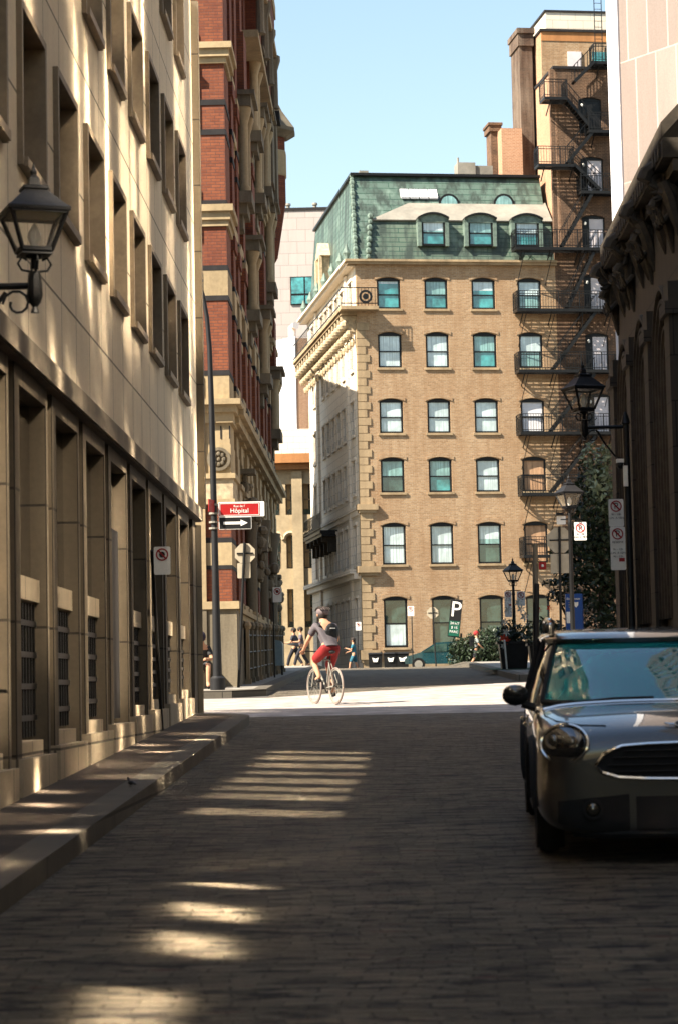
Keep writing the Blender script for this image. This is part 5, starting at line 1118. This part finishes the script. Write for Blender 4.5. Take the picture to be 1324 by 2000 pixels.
# cyclist
RW0 = XY(657, 41.6); HD = R(25)
BK = thing('bicycle', 'white-tyred bicycle ridden across the sunlit crossing', 'bicycle', (RW0.x-math.sin(HD)*.5, 41.6+math.cos(HD)*.5, gz(41.9)+.008), HD, 'bicycles')
def bicycle(t, tyre_m, frame_m):
    for s_, nm in ((-.5,'rear'),(.5,'front')):
        f = MB(); f.tube([(0,s_+.325*math.cos(a),.34+.325*math.sin(a)) for a in [2*math.pi*k/40 for k in range(40)]], .017, 8, True); o = part('wheel', f, tyre_m, t, smooth=True)
        f = MB(); f.tube([(0,s_+.295*math.cos(a),.34+.295*math.sin(a)) for a in [2*math.pi*k/40 for k in range(40)]], .010, 6, True); part('rim', f, m_zinc, o, smooth=True)
        f = MB()
        for k in range(18): a = 2*math.pi*k/18; f.tube([(.03*(-1)**k,s_,.34),(0,s_+.29*math.cos(a),.34+.29*math.sin(a))], .0022, 3)
        part('spokes', f, m_zinc, o); f = MB(); f.tube([(-.05,s_,.34),(.05,s_,.34)], .022, 8); part('hub', f, m_black, o)
    f = MB(); bb = (0,-.07,.30); st = (0,-.24,.82); hd = (0,.33,.85); hl = (0,.37,.70)
    for a, b, r_ in ((bb,st,.017),(bb,hl,.019),(st,hd,.016),(hd,hl,.02)): f.tube([a,b], r_, 8)
    for x in (-.05,.05): f.tube([(x,-.5,.34),(x*.6,-.07,.30)], .010, 6); f.tube([(x,-.5,.34),(x*.4,-.23,.79)], .009, 6)
    part('frame', f, frame_m, t, smooth=True)
    f = MB()
    for x in (-.05,.05): f.tube([(x,.5,.34),(x,.40,.62),(x*.5,.37,.70)], .012, 6)
    f.tube([(0,.37,.70),(0,.32,.98)], .014, 6); part('fork', f, frame_m, t, smooth=True)
    f = MB(); f.tube([(-.30,.30,.99),(-.18,.36,1.0),(0,.37,.99),(.18,.36,1.0),(.30,.30,.99)], .013, 6); part('handlebar', f, m_black, t, smooth=True)
    f = MB(); f.tube([st,(0,-.28,.95)], .014, 6); f.ball((0,-.30,.965), .12, 10, (.62,1.15,.28)); part('saddle', f, m_black, t, smooth=True)
    f = MB(); f.disc((-.0,-.07,.30), .09, (1,0,0), .01, 16, .06); f.tube([(.0,-.07,.30),(.09,-.07,.30),(.10,.02,.16),(.18,.02,.16)], .011, 6); f.tube([(.0,-.07,.30),(-.09,-.07,.30),(-.10,-.16,.44),(-.18,-.16,.44)], .011, 6); part('crankset', f, m_black, t, smooth=True)
    f = MB(); f.disc((.03,-.5,.34), .05, (1,0,0), .02, 12); f.tube([(.03,-.5,.29),(.03,-.47,.2),(.03,-.07,.22)], .005, 4); f.tube([(.03,-.5,.39),(.03,-.07,.385)], .005, 4); part('chain', f, m_black, t)
bicycle(BK, smat('cream_tyre',(.2,.155,.13)), m_zinc)
p = BK.location
J = dict(pelvis=(0,-.28,1.05), waist=(0,-.22,1.18), chest=(0,-.06,1.42), neck=(0,.0,1.56), head=(0,.06,1.67), top=(0,.07,1.77),
    lhip=(-.10,-.24,1.0), lkn=(-.17,.12,.80), lan=(-.16,-.12,.50), ltoe=(-.17,.02,.46), rhip=(.10,-.24,1.0), rkn=(.14,.14,.66), ran=(.16,-.04,.24), rtoe=(.17,.10,.19), lsh=(-.19,-.03,1.46), rsh=(.19,-.03,1.46))
arms(J,'l',(-.30,.06,1.20),(-.29,.27,1.05)); arms(J,'r',(.30,.08,1.22),(.29,.27,1.05))
human('cyclist seen from behind in grey t-shirt and red shorts wearing a helmet', (p.x,p.y,p.z), HD, J, smat('grey_tee',(.08,.068,.073)), smat('red_shorts',(.22,.012,.012)), m_helmet, 'helmet')
# dark strap bag on the rider's back
f = MB(); f.ball((.06,-.225,1.32),.2,12,(.72,.36,.95)); f.tube([(-.17,-.02,1.52),(-.15,-.14,1.46),(.0,-.20,1.30),(.12,-.24,1.12),(.17,-.22,1.05)],.028,6); o = part('sling_bag', f, m_black, [x for x in C.objects if x.get('label','').startswith('cyclist')][0]); f = MB(); f.box(.0,.10,-.30,-.29,1.40,1.415); part('reflector', f, m_whites, o)
# woman in blue walking to the left
J = walkJ(.28); arms(J,'l',(-.20,.10,1.15),(-.16,.34,1.22)); arms(J,'r',(.20,.08,1.13),(.16,.34,1.05)); q = XY(692,114)
human('woman in a teal top and shorts walking left with both hands raised', tuple(q), R(80), J, smat('teal_top',(.02,.13,.18)), smat('teal_shorts',(.02,.10,.14)), hairtype='long')
J = walkJ(.36); arms(J,'l',(-.22,-.12,1.12),(-.22,.05,.92)); arms(J,'r',(.22,.12,1.12),(.2,.28,.98)); q = XY(929,105.5)
o = human('man in a red cap with a dark backpack walking right', tuple(q), R(-80), J, smat('grey_shirt',(.25,.27,.25)), smat('dark_shorts',(.02,.02,.025)), smat('red_cap',(.30,.02,.02)), 'cap')
f = MB(); f.cbox((0,-.20,1.28),(.3,.2,.46),0,.85); part('backpack', f, m_black, o, smooth=False)
for (px, rz, col, lb, Y) in ((577,R(70),(.03,.03,.04),'person in dark clothes walking left behind the cyclist',98),(590,R(95),(.10,.08,.09),'person in a grey top walking close behind the darkly dressed walker',97)):
    J = walkJ(.36); arms(J,'l',(-.22,.10,1.12),(-.2,.30,1.12)); arms(J,'r',(.22,-.10,1.12),(.22,.0,.9)); q = XY(px,Y,.13)
    human(lb, tuple(q), rz, J, smat('dark_top',col), smat('dark_trousers',(.015,.015,.02)), shorts=False)
f = MB(); q = PY(583,97.4+0*0,97.4) if False else PY(583,1262,97.3)
t = thing('umbrella', 'dark open umbrella tilted forward over the two walkers', 'umbrella', tuple(q))
n = 12; rim = [(q.x+.52*math.cos(2*math.pi*k/n), 97.3+.5*math.sin(2*math.pi*k/n), q.z-.02-.18*math.cos(2*math.pi*k/n)*.6) for k in range(n)]; f = MB(); f.add([(q.x+.06,97.3,q.z+.26)]+rim, [(0,1+k,1+(k+1) % n) for k in range(n)]); part('canopy', f, m_black, t, world=True)
f = MB(); f.tube([(q.x+.06,97.3,q.z+.27),(q.x+.02,97.3,q.z-.6)], .01, 5); part('shaft', f, m_black, t, world=True)
# seated person on the steps
J = dict(pelvis=(0,0,.12), waist=(0,.04,.28), chest=(0,.14,.52), neck=(0,.20,.66), head=(0,.27,.76), top=(0,.28,.86), lhip=(-.10,.05,.12), lkn=(-.14,.46,.18), lan=(-.12,.50,-.24), ltoe=(-.12,.64,-.30), rhip=(.10,.05,.12), rkn=(.16,.46,.20), ran=(.14,.48,-.24), rtoe=(.14,.62,-.30), lsh=(-.18,.12,.54), rsh=(.18,.12,.54))
arms(J,'l',(-.24,.26,.30),(-.10,.42,.30)); arms(J,'r',(.24,.26,.30),(.10,.42,.30)); q = PY(391,1292,49.9)
human('person in dark clothes and bare legs sitting on the doorway steps', (q.x,50.0,gz(50)+.13+.34), R(190), J, smat('black_top',(.02,.02,.02)), smat('black_shorts',(.02,.02,.02)), smat('dark_cap',(.02,.015,.03)), 'cap')
BK2 = copy_tree(BK); BK2.location = (-2.62,13.55,gz(13.5)+.14); BK2.rotation_euler = (0,0,0); BK2['label'] = 'bicycle standing against the limestone wall at the left edge'
# pigeon on the kerb
q = XY(257,19.4,.136); t = MB(); t.ball((0,0,.10), .065, 8, (1,1.7,.9)); t.tube([(0,.07,.13),(0,.10,.18),(0,.11,.205)], [.035,.026,.03], 7); t.ball((0,.115,.215), .03, 7); t.tube([(0,.14,.212),(0,.165,.205)], [.009,.002], 4); t.tube([(0,-.09,.09),(0,-.19,.06)], [.035,.018], 6); t.tube([(.02,0,.05),(.02,.01,0)], .005, 4); t.tube([(-.02,0,.05),(-.02,.01,0)], .005, 4)
o = single('pigeon', t, plain('slate_feathers',(.03,.03,.035),.6), 'small dark pigeon standing on the granite kerb', 'bird', smooth=True); o.location = q; o.rotation_euler = (0,0,.8); o.scale = (.34,.34,.34)
# ------------------------------------------------------------------ car parked at the right, nose to the camera
def carpaint():
    m, nt, b = base('dark_grey_car_paint', .28, .55, .5); b.inputs['Base Color'].default_value = (.038,.037,.034,1); b.inputs['Coat Weight'].default_value = 1; b.inputs['Coat Roughness'].default_value = .02
    return m
m_car = carpaint(); m_wind = glassy('sky_teal_windscreen', (.008,.13,.15), .03, 0, 1.0, .1); m_side_g = glassy('dark_car_glass', (.006,.006,.006), .03, 0, 1.0, .1)  # windscreen teal is a sky reflection put into the base colour
m_chrome = plain('chrome', (.6,.58,.54), .08, 1, .02); m_plastic = plain('black_plastic', (.008,.008,.008), .8, 0, .1, 8); m_rub = plain('tyre_rubber', (.015,.014,.013), .85, 0, .2, 10)
m_hl = glassy('headlight_glass', (.10,.085,.06), .03, .5, 1.0, .6)
CARX, CARY = 1.795, 13.75; PV = Vector((CARX, CARY+2.1, 0))
CA = thing('parked_car', 'dark grey compact hatchback parked on the right with round headlights facing the camera', 'car', (CARX, CARY, gz(CARY+.85)-.02))
slope_ = math.atan(.0289)
CA.rotation_euler = (slope_, 0, R(-2.2))
def loft(stn, prof):
    vs = []; n = len(prof(stn[0])); fs = []
    rings = []
    for s_ in stn:
        h = prof(s_); ring = [(x, s_[0], z) for x, z in h] + [(-x, s_[0], z) for x, z in h[-2:0:-1]]; rings.append(ring)
    m = len(rings[0]); 
    for r_ in rings: vs += r_
    for i in range(len(rings)-1):
        for k in range(m): fs.append((i*m+k, i*m+(k+1) % m, (i+1)*m+(k+1) % m, (i+1)*m+k))
    # end caps as quads strips
    for e, base_i in ((0,0),(1,(len(rings)-1)*m)):
        for k in range(m//2):
            a, b, c, d = base_i+k, base_i+k+1, base_i+(m-k-1) % m, base_i+(m-k) % m
            if k == 0: fs.append((base_i, base_i+1, base_i+m-1))
            elif k == m//2-1: fs.append((base_i+k, base_i+k+1, base_i+k+2) if False else (a, b, c))
            else: fs.append((a, b, c, d))
    return vs, fs
#      y     w    zb   mid  sh   top  crown
ST = [(-.02,.68,.20,.40,.60,.685,.030),(.03,.80,.17,.42,.66,.75,.035),(.16,.87,.16,.45,.71,.80,.045),(.40,.885,.17,.48,.76,.85,.05),(.75,.895,.18,.5,.80,.885,.05),(1.12,.895,.18,.5,.83,.92,.03),(1.5,.89,.18,.5,.85,.925,.02),(2.4,.89,.18,.5,.87,.935,.02),(3.3,.89,.18,.5,.88,.94,.02),(3.9,.86,.2,.5,.86,.93,.02),(4.12,.80,.25,.5,.80,.88,.02),(4.2,.70,.3,.5,.74,.80,.01)]
def prof(s_):
    y, w_, zb, mid, sh, top, cr = s_
    return [(0,zb),(w_*.6,zb),(w_*.93,zb+.03),(w_*.995,zb+.14),(w_,mid),(w_*.985,sh),(w_*.93,top),(w_*.55,top+cr*.75),(0,top+cr)]
vs, fs = loft(ST, prof); bmx = MB(); bmx.add(vs, fs); me = mk_mesh('body', bmx, m_car, True); o = bpy.data.objects.new('tmp', me); C.collection.objects.link(o)
md = o.modifiers.new('s','SUBSURF'); md.levels = md.render_levels = 3
cuts = []
for y in (.83, 3.5):
    c_ = MB(); c_.disc((-1.4,y,.32), .385, (1,0,0), 2.8, 40); co_ = bpy.data.objects.new('cut', mk_mesh('cut', c_, m_plastic)); C.collection.objects.link(co_); md = o.modifiers.new('b','BOOLEAN'); md.object = co_; md.operation = 'DIFFERENCE'; md.solver = 'EXACT'; cuts.append(co_)
me = evalmesh(o); bpy.data.objects.remove(o)
for q in cuts: bpy.data.objects.remove(q)
me.polygons.foreach_set('use_smooth', [True]*len(me.polygons))
try: me.set_sharp_from_angle(angle=R(50))
except Exception: pass
body = link('body', me, CA)
f = MB(); f.box(-.62,.62,.3,4.0,.2,.6); part('underbody', f, m_plastic, CA)
# shell surface finder for trims
from mathutils.bvhtree import BVHTree
bm_ = bmesh.new(); bm_.from_mesh(me); BV_ = BVHTree.FromBMesh(bm_)
def front(x, z, off=.0):
    h = BV_.ray_cast(Vector((x,-2,z)), Vector((0,1,0)))
    return Vector((x, (h[0].y if h[0] else .2)-off, z))
def flank(y, z, s_, off=0):
    h = BV_.ray_cast(Vector((s_*2,y,z)), Vector((-s_,0,0))); return Vector(((h[0].x if h[0] else s_*.89)+s_*off, y, z))
def topz(x, y, off=0):
    h = BV_.ray_cast(Vector((x,y,3)), Vector((0,0,-1))); return Vector((x, y, (h[0].z if h[0] else .8)+off))
# wheels and arches
for y in (.83,3.5):
    for s_ in (-1,1):
        f = MB(); f.tube([(s_*.79,y+.245*math.cos(a),.325+.245*math.sin(a)) for a in [2*math.pi*k/36 for k in range(36)]], .088, 10, True); f.disc((s_*.70,y,.325), .30, (s_,0,0), .175, 32, .2); wo = part('wheel', f, m_rub, CA, smooth=True)
        f = MB(); f.disc((s_*.80,y,.325), .215, (s_,0,0), .03, 28, .19)
        for k in range(5): a = 2*math.pi*k/5; f.bar((s_*.825,y,.325), (s_*.825,y+.2*math.cos(a),.325+.2*math.sin(a)), .02, .055)
        f.disc((s_*.81,y,.325), .06, (s_,0,0), .03, 12); part('rim', f, m_chrome, wo)
        f = MB(); f.tube([flank(min(max(y-.40*math.cos(a),.12),4.0), max(.18,.32+.40*math.sin(a)), s_, .005) for a in [R(q) for q in range(0,181,10)]], .030, 6); part('wheel_arch', f, m_plastic, CA, smooth=True)
# sill and side trims
for s_ in (-1,1):
    f = MB(); f.tube([flank(y,.24,s_,.005) for y in (1.27,2.0,2.6,3.07)], .055, 6); part('sill', f, m_plastic, CA, smooth=True)
    f = MB(); f.tube([flank(y,.885-.02*(y < 1.3),s_,-.01)+Vector((0,0,.005)) for y in (1.0,1.4,2.2,3.0,3.7)], .012, 5); part('belt_trim', f, m_chrome, CA, smooth=True)
    do = None
    for ya, yb in ((1.25,2.25),(2.28,3.2)):
        f = MB(); f.tube([flank(y,z,s_,.002) for y, z in ((ya,.82),(ya,.3),(yb,.3),(yb,.82))], .005, 4); do = part('door_seam', f, m_plastic, CA); f = MB(); a = flank(yb-.2,.76,s_,.02); f.tube([a, a+Vector((0,.14,0))], .014, 6); part('door_handle', f, m_chrome, do)
    a = flank(1.0,.62,s_,.008); f = MB(); f.cbox(a+Vector((0,.0,0)),(.02,.17,.07)); part('side_scuttle', f, m_chrome, CA)
# greenhouse: superellipse rings
def ring(z, xh, y0, y1, n=40, e=3.4, bulge=0):
    cy, hy = (y0+y1)/2, (y1-y0)/2; r_ = []
    for k in range(n):
        t = 2*math.pi*k/n; c_, s_ = math.cos(t), math.sin(t)
        x = xh*math.copysign(abs(c_)**(2/e), c_); y = cy+hy*math.copysign(abs(s_)**(2/e), s_); r_.append((x, y, z))
    return r_
lv = [(.87,.875,1.02,4.06),(.97,.855,1.12,4.02),(1.12,.81,1.32,3.94),(1.25,.765,1.54,3.84),(1.33,.73,1.72,3.75)]
f = MB(); vs = []; n = 40
for (z, xh, y0, y1) in lv: vs += ring(z, xh, y0, y1)
fs = [(i*n+k, i*n+(k+1) % n, (i+1)*n+(k+1) % n, (i+1)*n+k) for i in range(len(lv)-1) for k in range(n)]; f.add(vs, fs)
gh = part('side_glass', f, m_side_g, CA, smooth=True)
# windscreen: slightly proud of the shell
def shell(xn, t):                              # xn -1..1 across, t 0..1 up the screen
    z = .93+(1.315-.93)*t; a = [l_ for l_ in lv]
    for i in range(len(a)-1):
        if a[i][0] <= z <= a[i+1][0]: q = (z-a[i][0])/(a[i+1][0]-a[i][0]); xh = a[i][1]+(a[i+1][1]-a[i][1])*q; y0 = a[i][2]+(a[i+1][2]-a[i][2])*q; y1 = a[i][3]+(a[i+1][3]-a[i][3])*q
    x = xh*.93*xn; cy, hy = (y0+y1)/2, (y1-y0)/2; s_ = (1-abs(x/xh)**3.4)**(1/3.4); return Vector((x, cy-hy*s_-.012, z+.004))
f = MB(); nx, nz = 24, 8; f.add([shell(-1+2*i/nx, j/nz) for j in range(nz+1) for i in range(nx+1)], [(j*(nx+1)+i, j*(nx+1)+i+1, (j+1)*(nx+1)+i+1, (j+1)*(nx+1)+i) for j in range(nz) for i in range(nx)])
ws = part('windscreen', f, m_wind, CA, smooth=True)
f = MB(); f.tube([shell(-.98,t) for t in (0,.25,.5,.75,1)], .022, 6); f.tube([shell(.98,t) for t in (0,.25,.5,.75,1)], .022, 6); f.tube([shell(x,0) for x in [-.98+.14*i for i in range(15)]], .020, 6); part('windscreen_frame', f, m_plastic, CA, smooth=True)
for a, b in ((-.75,-.1),(.05,.7)):
    f = MB(); f.tube([shell(a,.01)+Vector((0,-.03,.0)), shell((a+b)/2,.05)+Vector((0,-.02,.01)), shell(b,.06)+Vector((0,-.02,.01))], .008, 5); part('wiper', f, m_plastic, CA)
for s_ in (-1,1):                             # side pillars
    for y, w_ in ((2.25,.05),(3.15,.06)):
        f = MB(); f.bar((s_*.872,y,.9),(s_*.745,y+.05,1.34),w_,.02); part('door_pillar', f, m_plastic, CA)
lv2 = [(1.322,.755,1.67,3.83),(1.352,.767,1.64,3.87),(1.380,.745,1.71,3.84),(1.402,.65,1.95,3.7),(1.415,.42,2.3,3.4),(1.418,.05,2.8,3.0)]
f = MB(); vs = []
for (z, xh, y0, y1) in lv2: vs += ring(z, xh, y0, y1)
fs = [(i*n+k, i*n+(k+1) % n, (i+1)*n+(k+1) % n, (i+1)*n+k) for i in range(len(lv2)-1) for k in range(n)]+[tuple(range(n)), tuple(range((len(lv2)-1)*n, len(lv2)*n))]; f.add(vs, fs); part('roof', f, m_car, CA, smooth=True)
for s_ in (-1,1):
    f = MB(); f.tube([(s_*.705,1.86,1.37),(s_*.705,1.89,1.44),(s_*.705,1.99,1.475),(s_*.70,2.8,1.485),(s_*.695,3.5,1.46),(s_*.69,3.6,1.37)], .020, 8); part('roof_rail', f, m_chrome, CA, smooth=True)
    f = MB(); f.ball((s_*.975,1.36,.985), .088, 12, (1.0,.62,.78)); f.tube([(s_*.84,1.36,.90),(s_*.93,1.37,.93)], .03, 6); mo = part('wing_mirror', f, m_plastic, CA, smooth=True)
    f = MB(); f.ball((s_*.975,1.35,1.01), .082, 12, (1.0,.62,.6)); part('mirror_cap', f, m_car, mo, smooth=True)
# hood seam, headlights, grille, bumper
f = MB(); f.tube([topz(x,y,.002) for x, y in ((-.80,1.08),(-.80,.75),(-.74,.42),(-.60,.22),(-.45,.17))], .005, 4); f.tube([topz(x,y,.002) for x, y in ((.80,1.08),(.80,.75),(.74,.42),(.60,.22),(.45,.17))], .005, 4); part('bonnet_seam', f, m_plastic, CA)
f = MB(); f.tube([topz(-.8+.1*i,1.06,.004) for i in range(17)], .012, 5); part('bonnet_edge', f, m_chrome, CA, smooth=True)
for s_ in (-1,1):
    c_ = Vector((s_*.70,0,.725)); y0 = front(c_.x,c_.z).y; c_.y = y0+.05
    nrm_ = Vector((s_*.50,-1,.30)).normalized(); a_ = nrm_.cross(Vector((0,0,1))).normalized(); b_ = a_.cross(nrm_)
    Mx = Matrix(((a_.x,nrm_.x,b_.x,c_.x),(a_.y,nrm_.y,b_.y,c_.y),(a_.z,nrm_.z,b_.z,c_.z),(0,0,0,1)))
    f = MB(Mx); f.ball((0,0,0), 1, 24, (.152,.085,.112)); hl = part('headlight', f, m_side_g, CA, smooth=True)
    f = MB(Mx); f.tube([(.157*math.cos(t),.025,.117*math.sin(t)) for t in [2*math.pi*k/36 for k in range(36)]], .011, 6, True); part('chrome_ring', f, m_chrome, hl, smooth=True)
    f = MB(Mx); f.disc((-.05*s_,.066,.01), .055, (0,1,0), .012, 20, .040); f.disc((.07*s_,.062,0), .036, (0,1,0), .012, 16, .024); part('lamp_reflector', f, m_chrome, hl)
    for bx_, bz_, br_ in ((-.05*s_,.01,.040),(.07*s_,0,.024)): f = MB(Mx); f.ball((bx_,.058,bz_), br_, 12); part('lamp_lens', f, m_hl, hl, smooth=True)
    q = front(s_*.55,.335,.0); f = MB(); f.disc(q+Vector((0,-.005,0)), .062, (0,-1,0), .02, 18, .045); fo = part('fog_light', f, m_rub, CA); f = MB(); f.ball(q+Vector((0,-.01,0)), .045, 10, (1,.5,1)); part('fog_lens', f, m_hl, fo, smooth=True)
def facepanel(pts, off, name, m, parent=CA, th=.015):
    g = MB(); p = [front(x,z,off) for x, z in pts]; cx_ = sum(v.x for v in p)/len(p); cz_ = sum(v.z for v in p)/len(p); c_ = front(cx_,cz_,off)
    mids = [front((v.x+cx_)/2,(v.z+cz_)/2,off) for v in p]; k = len(p); vs = [c_]+mids+p; fs = []
    for i in range(k): j = (i+1) % k; fs += [(0,1+i,1+j),(1+i,1+k+i,1+k+j,1+j)]
    g.add(vs, fs); return part(name, g, m, parent, smooth=True)
gp = [(-.49,.53),(-.44,.60),(-.34,.645),(-.2,.655),(0,.66),(.2,.655),(.34,.645),(.44,.60),(.49,.53),(.45,.485),(.36,.455),(.2,.445),(0,.44),(-.2,.445),(-.36,.455),(-.45,.485)]
gp = [(x*1.08, z+.07) for x, z in gp]
gr = facepanel(gp, .010, 'grille', m_plastic)
f = MB(); f.tube([front(x,z,.014) for x, z in gp], .012, 6, True); part('grille_surround', f, m_chrome, gr, smooth=True)
for z, w_ in ((.685,.36),(.645,.42),(.60,.45),(.56,.41)):
    f = MB(); f.tube([front(-w_+w_*i/5,z,.018) for i in range(11)], .005, 5); part('grille_slat', f, m_rub, gr, smooth=True)
def gridpanel(xa, xb, zlo, zhi, off, name, nx=14, nz=6):
    """dark insert that follows the bumper; zlo/zhi are functions of t across"""
    g = MB(); vs = [front(xa+(xb-xa)*i/nx, zlo(i/nx)+(zhi(i/nx)-zlo(i/nx))*j/nz, off) for j in range(nz+1) for i in range(nx+1)]
    g.add(vs, [(j*(nx+1)+i, j*(nx+1)+i+1, (j+1)*(nx+1)+i+1, (j+1)*(nx+1)+i) for j in range(nz) for i in range(nx)]); return part(name, g, m_plastic, CA, smooth=True)
gridpanel(-.29,.29,lambda t: .17,lambda t: .41,.008,'lower_intake')
for s_ in (-1,1): gridpanel(s_*.33,s_*.76,lambda t: .19+.06*t*t,lambda t: .425-.04*t,.008,'bumper_insert')
f = MB(); f.tube([front(-.66+.11*i,.185,.004) for i in range(13)], .03, 6); part('bumper_lip', f, m_plastic, CA, smooth=True)
q = topz(0,.13,.006); f = MB(); f.disc(q, .028, (0,-.5,1), .008, 20); em = part('bonnet_emblem', f, m_signblk, CA)
f = MB(); f.disc(q+Vector((0,0,.001)), .036, (0,-.5,1), .008, 20, .028)
for s_ in (-1,1): f.prism([q+Vector((s_*.036,-.005,.004)), q+Vector((s_*.095,.012,.008)), q+Vector((s_*.085,-.002,.002)), q+Vector((s_*.07,-.010,-.001)), q+Vector((s_*.036,-.016,-.003))], (0,-.003,.006))
part('emblem_wings', f, m_chrome, em)
# a seat and paper just behind the screen
bm_.free()
